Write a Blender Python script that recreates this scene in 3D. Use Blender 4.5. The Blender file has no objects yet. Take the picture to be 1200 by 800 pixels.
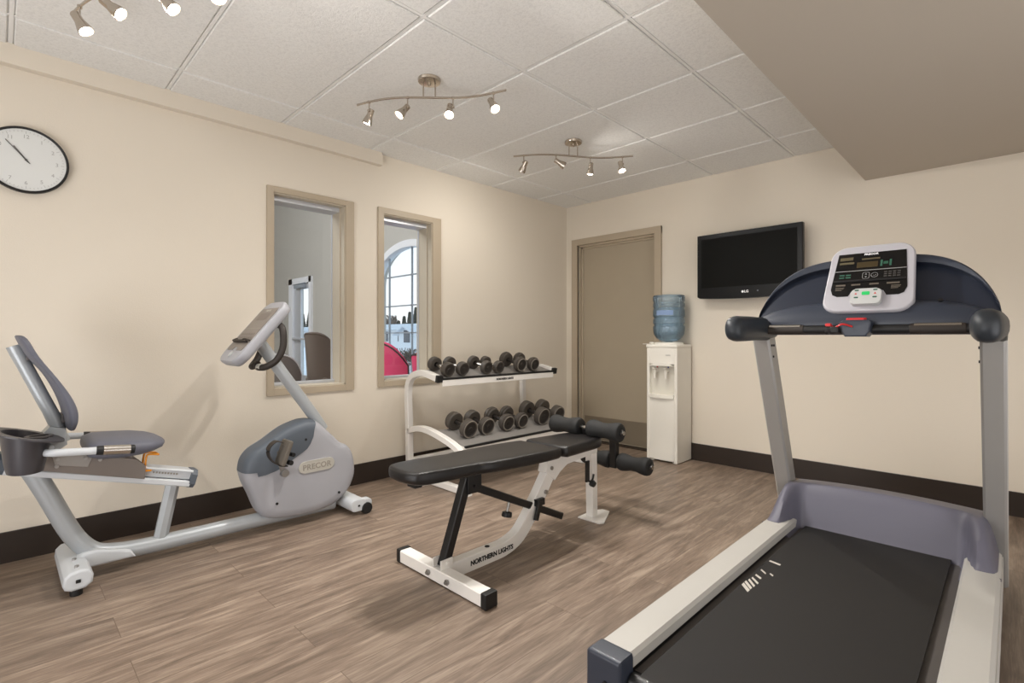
import bpy, bmesh, math, random
from mathutils import Vector, Matrix
random.seed(7)
PI = math.pi
C = bpy.context.scene.collection
scn = bpy.context.scene
scn.view_settings.view_transform = 'Standard'
scn.view_settings.look = 'None'
scn.view_settings.exposure = 0.14

XL, YB, ZC = -3.319, 4.168, 2.393     # left wall plane, back wall plane, ceiling height
XR, YF = 2.3, -2.2                    # right wall, wall behind the viewer

# ------------------------------------------------------------------ materials
def srgb(r, g, b):
    f = lambda c: (c/255/12.92) if c/255 <= .04045 else ((c/255+.055)/1.055)**2.4
    return (f(r), f(g), f(b), 1)

def mat(name, rgb, rough=.5, metal=0, bump=0, bscale=60, coat=0, spec=None, var=0, vscale=6, trans=0, ior=1.45, emit=0, stretch=None, detail=4):
    m = bpy.data.materials.new(name); m.use_nodes = True
    nt = m.node_tree; p = nt.nodes['Principled BSDF']
    col = srgb(*rgb)
    p.inputs['Base Color'].default_value = col
    p.inputs['Roughness'].default_value = rough
    p.inputs['Metallic'].default_value = metal
    p.inputs['Coat Weight'].default_value = coat
    p.inputs['IOR'].default_value = ior
    p.inputs['Transmission Weight'].default_value = trans
    if spec is not None: p.inputs['Specular IOR Level'].default_value = spec
    if emit:
        p.inputs['Emission Color'].default_value = col; p.inputs['Emission Strength'].default_value = emit
    tc = nt.nodes.new('ShaderNodeTexCoord'); mp = nt.nodes.new('ShaderNodeMapping')
    nt.links.new(tc.outputs['Object'], mp.inputs['Vector'])
    if stretch: mp.inputs['Scale'].default_value = stretch
    # faint tonal variation everywhere: no surface is perfectly even
    n = nt.nodes.new('ShaderNodeTexNoise'); n.inputs['Scale'].default_value = vscale; n.inputs['Detail'].default_value = 3
    nt.links.new(mp.outputs[0], n.inputs['Vector'])
    hsv = nt.nodes.new('ShaderNodeHueSaturation'); hsv.inputs['Color'].default_value = col
    mr = nt.nodes.new('ShaderNodeMapRange'); v = var if var else .03
    mr.inputs['To Min'].default_value = 1-v; mr.inputs['To Max'].default_value = 1+v
    nt.links.new(n.outputs['Fac'], mr.inputs['Value']); nt.links.new(mr.outputs[0], hsv.inputs['Value'])
    nt.links.new(hsv.outputs[0], p.inputs['Base Color'])
    if bump:
        b = nt.nodes.new('ShaderNodeTexNoise'); b.inputs['Scale'].default_value = bscale; b.inputs['Detail'].default_value = detail
        nt.links.new(mp.outputs[0], b.inputs['Vector'])
        bn = nt.nodes.new('ShaderNodeBump'); bn.inputs['Strength'].default_value = bump; bn.inputs['Distance'].default_value = .01
        nt.links.new(b.outputs['Fac'], bn.inputs['Height']); nt.links.new(bn.outputs[0], p.inputs['Normal'])
    return m

M = {}
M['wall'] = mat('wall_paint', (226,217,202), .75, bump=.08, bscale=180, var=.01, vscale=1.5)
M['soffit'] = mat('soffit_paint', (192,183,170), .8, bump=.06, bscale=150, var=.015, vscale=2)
M['trim'] = mat('window_trim_paint', (180,166,145), .45, bump=.02)
M['jamb'] = mat('jamb_paint', (194,184,166), .5)
M['doorslab'] = mat('door_paint', (169,157,137), .5, bump=.02, bscale=200)
M['kick'] = mat('kick_plate_metal', (150,139,122), .42, metal=.5)
M['base'] = mat('baseboard_vinyl', (46,37,31), .42, bump=.02)
M['alu'] = mat('frame_aluminium', (205,208,214), .35, metal=.4)
M['ceil'] = None
M['tbar'] = mat('ceiling_grid_paint', (240,240,238), .5)
M['white'] = mat('white_powder_coat', (232,229,224), .32, coat=.25, bump=.03, bscale=300)
M['blacksteel'] = mat('black_steel', (20,20,21), .38, coat=.1)
M['plastic_black'] = mat('black_plastic', (24,24,25), .5)
M['vinyl'] = mat('black_vinyl', (24,22,22), .38, bump=.12, bscale=350)
M['foam'] = mat('black_foam', (28,28,28), .72, bump=.15, bscale=300)
M['rubber'] = mat('dumbbell_rubber', (72,66,60), .5, bump=.05, bscale=250)
M['rubberdark'] = mat('dumbbell_cap', (40,36,33), .5)
M['ring'] = mat('dumbbell_rim', (138,131,122), .42, metal=.2)
M['chrome'] = mat('brushed_chrome', (190,186,180), .25, metal=1, var=.05, vscale=40)
M['nickel'] = mat('satin_nickel', (190,180,168), .26, metal=1, var=.06, vscale=30)
M['zinc'] = mat('zinc_bolt', (160,158,155), .35, metal=.9)
M['bikesilver'] = mat('bike_silver_paint', (170,175,179), .36, metal=.25, coat=.2)
M['bikelight'] = mat('bike_light_plastic', (198,202,206), .42)
M['shroud'] = mat('bike_shroud_plastic', (162,163,169), .45)
M['bikenavy'] = mat('slate_blue_plastic', (82,89,98), .5)
M['darkgrey'] = mat('dark_grey_plastic', (84,80,80), .45, bump=.03)
M['carriage'] = mat('grey_bronze_steel', (126,118,112), .42, metal=.3)
M['cushion'] = mat('grey_seat_vinyl', (98,100,112), .5, bump=.06, bscale=250)
M['tub'] = mat('storage_tub_plastic', (66,64,68), .4)
M['orange'] = mat('orange_lever', (232,150,30), .4)
M['pedalp'] = mat('pedal_plastic', (98,92,84), .6)
M['strap'] = mat('pedal_strap', (46,40,36), .6)
M['overlay'] = mat('console_overlay', (120,112,106), .3)
M['badge'] = mat('badge_silver', (200,198,190), .35, metal=.4)
M['badgetext'] = mat('badge_lettering', (150,145,136), .4)
M['tnavy'] = mat('navy_plastic', (48,54,67), .4, bump=.02, coat=.1)
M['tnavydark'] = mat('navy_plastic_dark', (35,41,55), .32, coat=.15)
M['thood'] = mat('motor_hood_plastic', (100,99,112), .45, bump=.02)
M['trail'] = mat('treadmill_rail_paint', (186,184,179), .42, bump=.03)
M['tgrey'] = mat('treadmill_upright_paint', (158,156,153), .4, metal=.3)
M['tgrey2'] = mat('treadmill_upright_edge', (196,194,190), .4, metal=.3)
M['belt'] = mat('running_belt', (31,29,28), .7, bump=.2, bscale=500)
M['deckside'] = mat('deck_strip', (84,80,78), .5)
M['mark'] = mat('belt_print', (205,200,192), .6)
M['console'] = mat('console_grey_plastic', (178,177,184), .38)
M['glossblack'] = mat('gloss_black', (10,11,13), .25, coat=.1)
M['tvscreen'] = mat('tv_screen', (10,10,8), .5, spec=.12)
M['tvbezel'] = mat('tv_bezel', (9,10,13), .35, spec=.25)
M['lettering_white'] = mat('lettering_white', (225,225,225), .5, emit=.25)
M['lettering_grey'] = mat('lettering_grey', (150,150,150), .5)
M['lettering_black'] = mat('lettering_black', (22,20,22), .5)
M['lcd'] = mat('lcd_amber', (66,56,36), .3)
M['keygreen'] = mat('key_green', (48,92,76), .5)
M['green'] = mat('key_green_lit', (40,180,95), .4, emit=.2)
M['red'] = mat('stop_red', (200,40,42), .4)
M['padgrey'] = mat('control_pad_plastic', (188,190,190), .4)
M['cooler'] = mat('cooler_white_plastic', (236,233,224), .38)
M['cooler2'] = mat('cooler_recess_plastic', (218,214,203), .45)
M['clockface'] = mat('clock_face', (224,226,224), .3)
M['clockmark'] = mat('clock_print', (170,170,168), .5)
M['clockhand'] = mat('clock_hand', (110,108,106), .5)
M['blue'] = mat('tap_blue', (40,50,140), .4)
M['lens'] = mat('spot_lens_lit', (255,244,226), .3, emit=14)
M['lounge'] = mat('lounge_wall_paint', (186,183,176), .8, var=.02, vscale=2)
M['loungefloor'] = mat('lounge_floor_tile', (150,140,128), .5)
M['muntin'] = mat('muntin_metal', (150,158,166), .5)
M['whitepaint'] = mat('white_trim_paint', (232,234,238), .5)
M['pink'] = mat('pink_upholstery', (226,74,118), .6, bump=.05)
M['pinkedge'] = mat('dark_piping', (52,40,44), .6)
M['brown'] = mat('brown_upholstery', (104,92,84), .7, bump=.05)
M['greyfab'] = mat('grey_upholstery', (128,124,122), .7, bump=.05)
M['snow'] = mat('snow', (240,242,246), .8, bump=.4, bscale=2)
M['siding'] = mat('white_siding', (222,224,226), .6)
M['roofgrey'] = mat('snowy_roof', (205,208,214), .7, bump=.2, bscale=4)
M['darkwin'] = mat('dark_window_glass', (70,78,88), .2)
M['leafdark'] = mat('spruce_foliage', (74,82,76), .9, var=.3, vscale=3)
M['twig'] = mat('bare_twigs', (120,108,100), .9, var=.2)
M['bark'] = mat('bark', (80,68,60), .9)
M['carred'] = mat('car_red_paint', (150,40,50), .3, coat=.5)

def water_blue():
    m = bpy.data.materials.new('blue_polycarbonate'); m.use_nodes = True
    nt = m.node_tree; nt.nodes.clear()
    out = nt.nodes.new('ShaderNodeOutputMaterial')
    g = nt.nodes.new('ShaderNodeBsdfTransparent'); g.inputs['Color'].default_value = (.90,.955,.985,1)
    d = nt.nodes.new('ShaderNodeBsdfDiffuse'); d.inputs['Color'].default_value = srgb(160,196,222)
    gl = nt.nodes.new('ShaderNodeBsdfGlossy'); gl.inputs['Roughness'].default_value = .08; gl.inputs['Color'].default_value = (.95,.98,1,1)
    m1 = nt.nodes.new('ShaderNodeMixShader'); m1.inputs[0].default_value = .20
    m2 = nt.nodes.new('ShaderNodeMixShader')
    lw = nt.nodes.new('ShaderNodeLayerWeight'); lw.inputs['Blend'].default_value = .35
    n = nt.nodes.new('ShaderNodeTexNoise'); n.inputs['Scale'].default_value = 9
    bp = nt.nodes.new('ShaderNodeBump'); bp.inputs['Strength'].default_value = .4; bp.inputs['Distance'].default_value = .02
    nt.links.new(n.outputs[0], bp.inputs['Height']); nt.links.new(bp.outputs[0], gl.inputs['Normal'])
    nt.links.new(g.outputs[0], m1.inputs[1]); nt.links.new(d.outputs[0], m1.inputs[2])
    nt.links.new(lw.outputs['Fresnel'], m2.inputs[0]); nt.links.new(m1.outputs[0], m2.inputs[1]); nt.links.new(gl.outputs[0], m2.inputs[2])
    nt.links.new(m2.outputs[0], out.inputs[0]); return m
M['bottle'] = water_blue()

def pane_mat(name, tint, refl):
    m = bpy.data.materials.new(name); m.use_nodes = True
    nt = m.node_tree; nt.nodes.clear()
    out = nt.nodes.new('ShaderNodeOutputMaterial')
    t = nt.nodes.new('ShaderNodeBsdfTransparent'); t.inputs['Color'].default_value = (*tint, 1)
    g = nt.nodes.new('ShaderNodeBsdfGlossy'); g.inputs['Roughness'].default_value = .01
    lw = nt.nodes.new('ShaderNodeLayerWeight'); lw.inputs['Blend'].default_value = .5
    pw = nt.nodes.new('ShaderNodeMath'); pw.operation = 'POWER'; pw.inputs[1].default_value = 5
    ma = nt.nodes.new('ShaderNodeMath'); ma.operation = 'MULTIPLY_ADD'; ma.inputs[1].default_value = .9; ma.inputs[2].default_value = refl
    nt.links.new(lw.outputs['Facing'], pw.inputs[0]); nt.links.new(pw.outputs[0], ma.inputs[0])
    mx = nt.nodes.new('ShaderNodeMixShader')
    nt.links.new(ma.outputs[0], mx.inputs[0]); nt.links.new(t.outputs[0], mx.inputs[1]); nt.links.new(g.outputs[0], mx.inputs[2])
    nt.links.new(mx.outputs[0], out.inputs[0]); return m
M['glass'] = pane_mat('window_glass', (.97,.98,.98), .03)

def plank_mat():
    m = bpy.data.materials.new('oak_plank_floor'); m.use_nodes = True
    nt = m.node_tree; p = nt.nodes['Principled BSDF']; L = nt.links.new; N = nt.nodes.new
    tc = N('ShaderNodeTexCoord'); mp = N('ShaderNodeMapping'); mp.inputs['Rotation'].default_value = (0,0,PI/2); mp.inputs['Location'].default_value=(.3,.07,0)
    L(tc.outputs['Object'], mp.inputs['Vector'])
    br = N('ShaderNodeTexBrick'); br.offset = .37; br.inputs['Scale'].default_value = 1
    br.inputs['Brick Width'].default_value = 1.22; br.inputs['Row Height'].default_value = .178
    br.inputs['Mortar Size'].default_value = .0012; br.inputs['Mortar Smooth'].default_value = .3
    br.inputs['Color1'].default_value = (0,0,0,1); br.inputs['Color2'].default_value = (1,1,1,1); br.inputs['Mortar'].default_value = (.5,.5,.5,1)
    L(mp.outputs[0], br.inputs['Vector'])
    # per-plank shift of the grain
    comb = N('ShaderNodeVectorMath'); comb.operation = 'SCALE'; comb.inputs['Scale'].default_value = 7.3
    L(br.outputs['Color'], comb.inputs[0])
    add = N('ShaderNodeVectorMath'); L(mp.outputs[0], add.inputs[0]); L(comb.outputs[0], add.inputs[1])
    g1 = N('ShaderNodeMapping'); g1.inputs['Scale'].default_value = (1.7, 13, 1); L(add.outputs[0], g1.inputs['Vector'])
    n1 = N('ShaderNodeTexNoise'); n1.inputs['Scale'].default_value = 1.6; n1.inputs['Detail'].default_value = 8; n1.inputs['Roughness'].default_value = .62; n1.inputs['Distortion'].default_value = .8
    L(g1.outputs[0], n1.inputs['Vector'])
    g2 = N('ShaderNodeMapping'); g2.inputs['Scale'].default_value = (7, 150, 1); L(add.outputs[0], g2.inputs['Vector'])
    n2 = N('ShaderNodeTexNoise'); n2.inputs['Scale'].default_value = 1.5; n2.inputs['Detail'].default_value = 4; L(g2.outputs[0], n2.inputs['Vector'])
    mixf = N('ShaderNodeMix'); mixf.data_type='FLOAT'; mixf.inputs[0].default_value = .27; L(n1.outputs['Fac'], mixf.inputs[2]); L(n2.outputs['Fac'], mixf.inputs[3])
    r = N('ShaderNodeValToRGB'); L(mixf.outputs[0], r.inputs['Fac'])
    e = r.color_ramp.elements; e[0].position = .33; e[0].color = srgb(90,77,66); e[1].position = .66; e[1].color = srgb(158,142,126)
    k = r.color_ramp.elements.new(.5); k.color = srgb(127,110,96)
    hs = N('ShaderNodeHueSaturation'); L(r.outputs['Color'], hs.inputs['Color'])
    mr = N('ShaderNodeMapRange'); mr.inputs['To Min'].default_value = .90; mr.inputs['To Max'].default_value = 1.08
    L(br.outputs['Color'], mr.inputs['Value']); L(mr.outputs[0], hs.inputs['Value'])
    dk = N('ShaderNodeMix'); dk.data_type='RGBA'; dk.inputs[7].default_value = srgb(100,84,71)
    L(br.outputs['Fac'], dk.inputs[0]); L(hs.outputs[0], dk.inputs[6]); L(dk.outputs[2], p.inputs['Base Color'])
    rr = N('ShaderNodeMapRange'); rr.inputs['To Min'].default_value = .34; rr.inputs['To Max'].default_value = .52
    L(n1.outputs['Fac'], rr.inputs['Value']); L(rr.outputs[0], p.inputs['Roughness'])
    b = N('ShaderNodeBump'); b.inputs['Strength'].default_value = .12; b.inputs['Distance'].default_value = .004
    L(mixf.outputs[0], b.inputs['Height']); L(b.outputs[0], p.inputs['Normal'])
    return m
M['floor'] = plank_mat()

def tile_mat():
    m = bpy.data.materials.new('acoustic_tile'); m.use_nodes = True
    nt = m.node_tree; p = nt.nodes['Principled BSDF']; L = nt.links.new; N = nt.nodes.new
    p.inputs['Roughness'].default_value = .85
    tc = N('ShaderNodeTexCoord')
    v = N('ShaderNodeTexNoise'); v.inputs['Scale'].default_value = 75; v.inputs['Detail'].default_value = 3; v.inputs['Distortion'].default_value = 1.2
    L(tc.outputs['Object'], v.inputs['Vector'])
    r = N('ShaderNodeValToRGB'); r.color_ramp.elements[0].position = .36; r.color_ramp.elements[1].position = .56
    r.color_ramp.elements[0].color = srgb(228,228,226); r.color_ramp.elements[1].color = srgb(238,238,236)
    L(v.outputs['Fac'], r.inputs['Fac']); L(r.outputs[0], p.inputs['Base Color'])
    b = N('ShaderNodeBump'); b.inputs['Strength'].default_value = .35; b.inputs['Distance'].default_value = .003
    L(v.outputs['Fac'], b.inputs['Height']); L(b.outputs[0], p.inputs['Normal'])
    return m
M['ceil'] = tile_mat()

# ------------------------------------------------------------------ mesh helpers
ORG = {}
def org(o):
    return ORG.get(o.name, Vector((0,0,0)))
def obj(name, bm, m, parent=None, smooth=35, wn=True):
    o_ = org(parent) if parent else Vector((0,0,0))
    if parent: bmesh.ops.translate(bm, verts=bm.verts, vec=-o_)
    bmesh.ops.recalc_face_normals(bm, faces=bm.faces)
    me = bpy.data.meshes.new(name); bm.to_mesh(me); bm.free()
    for mm in (m if isinstance(m, (list,tuple)) else [m]): me.materials.append(mm)
    if smooth:
        me.shade_smooth(); me.set_sharp_from_angle(angle=math.radians(smooth))
    o = bpy.data.objects.new(name, me); C.objects.link(o)
    if wn:
        w = o.modifiers.new('normals', 'WEIGHTED_NORMAL'); w.keep_sharp = True
    if parent: o.parent = parent
    ORG[o.name] = o_
    return o
def recenter(o):
    # move a single-mesh thing's origin to the middle of its base
    vs = [v.co for v in o.data.vertices]
    c = Vector(((min(v.x for v in vs)+max(v.x for v in vs))/2, (min(v.y for v in vs)+max(v.y for v in vs))/2, min(v.z for v in vs)))
    o.data.transform(Matrix.Translation(-c)); o.location = c; return o
def thing(name, label, cat, loc, group=None):
    o = bpy.data.objects.new(name, None); C.objects.link(o); o.location = loc; o.empty_display_size = .1
    o['label'] = label; o['category'] = cat
    if group: o['group'] = group
    ORG[o.name] = Vector(loc); return o
def tag(o, label, cat, group=None):
    o['label'] = label; o['category'] = cat
    if group: o['group'] = group
    return o
def struct(o):
    o['kind'] = 'structure'; return o
def lab(o, s): o['label'] = s; return o

def nb(): return bmesh.new()
def box(bm, x0, x1, y0, y1, z0, z1, bev=0, rot=None, seg=2, mi=0):
    r = bmesh.ops.create_cube(bm, size=1); vs = r['verts']
    c = Vector(((x0+x1)/2,(y0+y1)/2,(z0+z1)/2))
    for v in vs: v.co = Vector((v.co.x*(x1-x0), v.co.y*(y1-y0), v.co.z*(z1-z0)))
    es = list({e for v in vs for e in v.link_edges}); fs = list({f for v in vs for f in v.link_faces})
    if bev:
        q = bmesh.ops.bevel(bm, geom=es, offset=bev, segments=seg, affect='EDGES', profile=.5)
        vs = list({v for f in fs if f.is_valid for v in f.verts} | set(q['verts']))
        fs = list({f for v in vs for f in v.link_faces})
    R = rot.to_matrix().to_4x4() if rot is not None and hasattr(rot,'to_matrix') else (rot if rot is not None else Matrix.Identity(4))
    for v in vs: v.co = (R @ v.co) + c
    for f in fs: f.material_index = mi
    return vs
def prism(bm, pts, axis, a, b, bev=0, seg=2, scale_b=None, mi=0):
    # pts: 2-D outline in the two axes other than `axis`; extruded from a to b
    def P(p, t):
        return {'x':Vector((t,p[0],p[1])), 'y':Vector((p[0],t,p[1])), 'z':Vector((p[0],p[1],t))}[axis]
    va = [bm.verts.new(P(p,a)) for p in pts]; vb = [bm.verts.new(P(p,b)) for p in pts]
    n = len(pts); fs = [bm.faces.new(va), bm.faces.new(vb[::-1])]
    for i in range(n): fs.append(bm.faces.new((va[i], vb[i], vb[(i+1)%n], va[(i+1)%n])))
    if bev:
        es = [e for e in fs[0].edges] + [e for e in fs[1].edges]
        q = bmesh.ops.bevel(bm, geom=es, offset=bev, segments=seg, affect='EDGES', profile=.5)
        fs = [f for f in fs if f.is_valid] + list(q['faces'])
    for f in fs: f.material_index = mi
    return fs
def smooth_pts(pts, n=6, closed=False):
    out = []; P = [Vector(p) for p in pts]; N = len(P)
    rng = range(N if closed else N-1)
    for i in rng:
        if closed: p0,p1,p2,p3 = P[(i-1)%N],P[i],P[(i+1)%N],P[(i+2)%N]
        else: p0,p1,p2,p3 = P[max(i-1,0)],P[i],P[i+1],P[min(i+2,N-1)]
        for k in range(n):
            t = k/n
            out.append(.5*((2*p1)+(p2-p0)*t+(2*p0-5*p1+4*p2-p3)*t*t+(3*p1-p0-3*p2+p3)*t**3))
    if not closed: out.append(P[-1])
    return out
def frames(P, up=None):
    T = []
    for i in range(len(P)):
        t = (P[min(i+1,len(P)-1)]-P[max(i-1,0)]).normalized(); T.append(t)
    if up is None: up = Vector((0,0,1)) if abs(T[0].z) < .9 else Vector((1,0,0))
    n = (up - T[0]*up.dot(T[0])).normalized(); out = []
    for t in T:
        n = (n - t*n.dot(t)).normalized(); out.append((t, n, t.cross(n)))
    return out
def tube(bm, pts, r, seg=14, sm=0, cap=True, closed=False, mi=0):
    P = [Vector(p) for p in pts]
    if sm: P = smooth_pts(P, sm, closed)
    R = r if isinstance(r, (list,tuple)) else [r]*len(P)
    if len(R) != len(P): R = [R[min(int(i*(len(R)-1)/(len(P)-1)+.5), len(R)-1)] for i in range(len(P))]
    rings = []
    for (t,n,b),p,rr in zip(frames(P), P, R):
        rings.append([bm.verts.new(p + n*math.cos(2*PI*k/seg)*rr + b*math.sin(2*PI*k/seg)*rr) for k in range(seg)])
    m = len(rings)
    for i in range(m if closed else m-1):
        A, B = rings[i], rings[(i+1)%m]
        for k in range(seg): bm.faces.new((A[k],A[(k+1)%seg],B[(k+1)%seg],B[k])).material_index = mi
    if cap and not closed:
        bm.faces.new(rings[0][::-1]).material_index = mi; bm.faces.new(rings[-1]).material_index = mi
def bar(bm, pts, w, h, up, sm=0, bev=.004, mi=0):
    # rectangular tube along a path; w across, h along `up`
    P = [Vector(p) for p in pts]
    if sm: P = smooth_pts(P, sm)
    up = Vector(up); b = min(bev, w/3, h/3)
    sec = [(w/2-b,h/2),(w/2,h/2-b),(w/2,-h/2+b),(w/2-b,-h/2),(-w/2+b,-h/2),(-w/2,-h/2+b),(-w/2,h/2-b),(-w/2+b,h/2)]
    rings = []
    for i,p in enumerate(P):
        t = (P[min(i+1,len(P)-1)]-P[max(i-1,0)]).normalized()
        s = t.cross(up).normalized(); u = s.cross(t).normalized()
        rings.append([bm.verts.new(p + s*x + u*y) for x,y in sec])
    for A,B in zip(rings, rings[1:]):
        for k in range(8): bm.faces.new((A[k],A[(k+1)%8],B[(k+1)%8],B[k])).material_index = mi
    bm.faces.new(rings[0][::-1]).material_index = mi; bm.faces.new(rings[-1]).material_index = mi
def lathe(bm, prof, origin=(0,0,0), axis=(0,0,1), seg=32, mi=0, cap=True):
    A = Vector(axis).normalized(); q = Vector((0,0,1)).rotation_difference(A); O = Vector(origin)
    rings = []
    for r,z in prof:
        rings.append([bm.verts.new(O + q @ Vector((r*math.cos(2*PI*k/seg), r*math.sin(2*PI*k/seg), z))) for k in range(seg)])
    for X,Y in zip(rings, rings[1:]):
        for k in range(seg): bm.faces.new((X[k],X[(k+1)%seg],Y[(k+1)%seg],Y[k])).material_index = mi
    if cap:
        if prof[0][0] > 1e-5: bm.faces.new(rings[0][::-1]).material_index = mi
        if prof[-1][0] > 1e-5: bm.faces.new(rings[-1]).material_index = mi
    bmesh.ops.remove_doubles(bm, verts=[v for r in (rings[0],rings[-1]) for v in r], dist=1e-6)
def cyl(bm, a, b, r, seg=20, bev=0, mi=0):
    a, b = Vector(a), Vector(b); L = (b-a).length; e = min(bev, r*.9, L*.45)
    prof = [(r,0),(r,L)] if not e else [(r-e,0),(r-e*.3,e*.3),(r,e),(r,L-e),(r-e*.3,L-e*.3),(r-e,L)]
    lathe(bm, prof, a, b-a, seg, mi)
def rrect(cx, cy, w, h, r, n=5, ang=0):
    out = []
    for sx,sy,a0 in ((1,1,0),(-1,1,90),(-1,-1,180),(1,-1,270)):
        for k in range(n+1):
            a = math.radians(a0+90*k/n)
            out.append((sx*(w/2-r)+r*math.cos(a), sy*(h/2-r)+r*math.sin(a)))
    c,s = math.cos(ang), math.sin(ang)
    return [(cx+x*c-y*s, cy+x*s+y*c) for x,y in out]
def xf(bm, Mx, start=0):
    for v in list(bm.verts)[start:]: v.co = Mx @ v.co
def text(name, s, size, m, parent, Mx, extrude=.0006, align='CENTER', spacing=1.0, bold=0.0):
    cu = bpy.data.curves.new(name+'_outline', 'FONT'); cu.body = s; cu.size = size; cu.extrude = extrude
    cu.align_x = align; cu.align_y = 'CENTER'; cu.space_character = spacing; cu.offset = bold; cu.resolution_u = 3
    t = bpy.data.objects.new(name+'_tmp', cu); C.objects.link(t)
    bpy.context.view_layer.update()
    dg = bpy.context.evaluated_depsgraph_get()
    me = bpy.data.meshes.new_from_object(t.evaluated_get(dg))
    bpy.data.objects.remove(t); bpy.data.curves.remove(cu)
    me.transform(Mx); me.materials.clear(); me.materials.append(m)
    o_ = org(parent) if parent else Vector((0,0,0))
    me.transform(Matrix.Translation(-o_)); me.name = name
    o = bpy.data.objects.new(name, me); C.objects.link(o)
    if parent: o.parent = parent
    ORG[o.name] = o_; return o
def basis(o, x, y):
    # matrix whose local x,y map onto world vectors x,y
    x = Vector(x).normalized(); y = Vector(y).normalized(); z = x.cross(y)
    return Matrix(((x.x,y.x,z.x,o[0]),(x.y,y.y,z.y,o[1]),(x.z,y.z,z.z,o[2]),(0,0,0,1)))

# ------------------------------------------------------------------ room shell
def wall_cells(bm, axis, a, b, us, zs, holes):
    # wall slab between a..b on `axis`, split into cells, leaving the holes open
    for i in range(len(us)-1):
        for j in range(len(zs)-1):
            u,z = (us[i]+us[i+1])/2, (zs[j]+zs[j+1])/2
            if any(h[0]<u<h[1] and h[2]<z<h[3] for h in holes): continue
            if axis == 'x': box(bm, a, b, us[i], us[i+1], zs[j], zs[j+1])
            else: box(bm, us[i], us[i+1], a, b, zs[j], zs[j+1])
W1 = (1.217,1.699,.715,1.955); W2 = (2.002,2.443,.718,1.955)
WT = .20
bm = nb(); wall_cells(bm, 'x', XL-WT, XL, [YF-.2, W1[0], W1[1], W2[0], W2[1], YB+.2], [-.1,.716,1.955,2.6], [(W1[0],W1[1],.716,1.955),(W2[0],W2[1],.716,1.955)])
bmesh.ops.remove_doubles(bm, verts=bm.verts, dist=1e-5)
struct(obj('wall_left', bm, M['wall'], smooth=0, wn=False))
D = (-3.172,-2.303,1.975)
bm = nb(); wall_cells(bm, 'y', YB, YB+.15, [XL-WT, D[0], D[1], XR+.15], [-.1,D[2],2.6], [(D[0],D[1],-.2,D[2])])
struct(obj('wall_back', bm, M['wall'], smooth=0, wn=False))
bm = nb(); box(bm, XR, XR+.15, YF-.2, YB+.15, -.1, 2.6); struct(obj('wall_right', bm, M['wall'], smooth=0, wn=False))
bm = nb(); box(bm, XL-WT, XR+.15, YF-.15, YF, -.1, 2.6); struct(obj('wall_front', bm, M['wall'], smooth=0, wn=False))
bm = nb(); box(bm, XL-WT, XR+.15, YF-.15, YB+.25, -.08, 0); struct(obj('floor', bm, M['floor'], smooth=0, wn=False))
# suspended ceiling: tegular tiles hanging a few mm below the T-bars
T = .6096; X0, Y0 = -1.159, 1.868
bm = nb()
box(bm, XL, XR, YF, YB, ZC+.004, ZC+.06, mi=1)
xs = [XL-.02, X0-3*T, X0-T, X0, X0+T, X0+2*T]
ys = [Y0+k*T for k in range(-7,5)]
for i in range(len(xs)-1):
    for j in range(len(ys)-1):
        a,b = xs[i]+.012, min(xs[i+1]-.012, XR); c,d = max(ys[j]+.012,YF), min(ys[j+1]-.012, YB)
        if d-c < .05: continue
        box(bm, a, b, c, d, ZC-.007, ZC+.012, bev=.004, seg=1)
# T-bar flanges
for x in xs[1:]: box(bm, x-.0075, x+.0075, YF, YB, ZC-.002, ZC+.008, mi=1)
for y in ys:
    if YF < y < YB: box(bm, XL, XR, y-.0075, y+.0075, ZC-.0025, ZC+.008, mi=1)
struct(obj('ceiling', bm, [M['ceil'], M['tbar']], smooth=0, wn=False))
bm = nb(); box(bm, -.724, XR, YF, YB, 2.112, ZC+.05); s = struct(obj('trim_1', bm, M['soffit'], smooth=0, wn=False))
bm = nb(); box(bm, XL-.01, XL+.045, YF, 1.972, 2.296, ZC+.002, bev=.003); struct(obj('trim_2', bm, M['wall'], wn=True))
def skirt(name, pts):
    bm = nb(); box(bm, *pts, bev=.004); struct(obj(name, bm, M['base']))
skirt('baseboard_left', (XL-.002, XL+.012, YF, YB, -.002, .142))
skirt('baseboard_back', (-2.235, XR, YB-.012, YB+.002, -.002, .142))
bm = nb(); box(bm, XL, -3.245, YB-.012, YB+.002, -.002, .142, bev=.004); struct(obj('baseboard_corner', bm, M['base']))
skirt('baseboard_right', (XR-.012, XR+.002, YF, YB, -.002, .142))

# door
dr = bpy.data.objects.new('door_1', None); C.objects.link(dr); dr.location = (-2.74, YB, 0); ORG[dr.name] = Vector(dr.location); struct(dr)
bm = nb()
fw = .067
for (a,b,c,d) in ((D[0]-fw,D[0],0,D[2]+.06),(D[1],D[1]+fw,0,D[2]+.06)): box(bm, a, b, YB-.022, YB+.10, c, d, bev=.003)
box(bm, D[0]-fw, D[1]+fw, YB-.0225, YB+.10, D[2], D[2]+.062, bev=.003)
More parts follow.
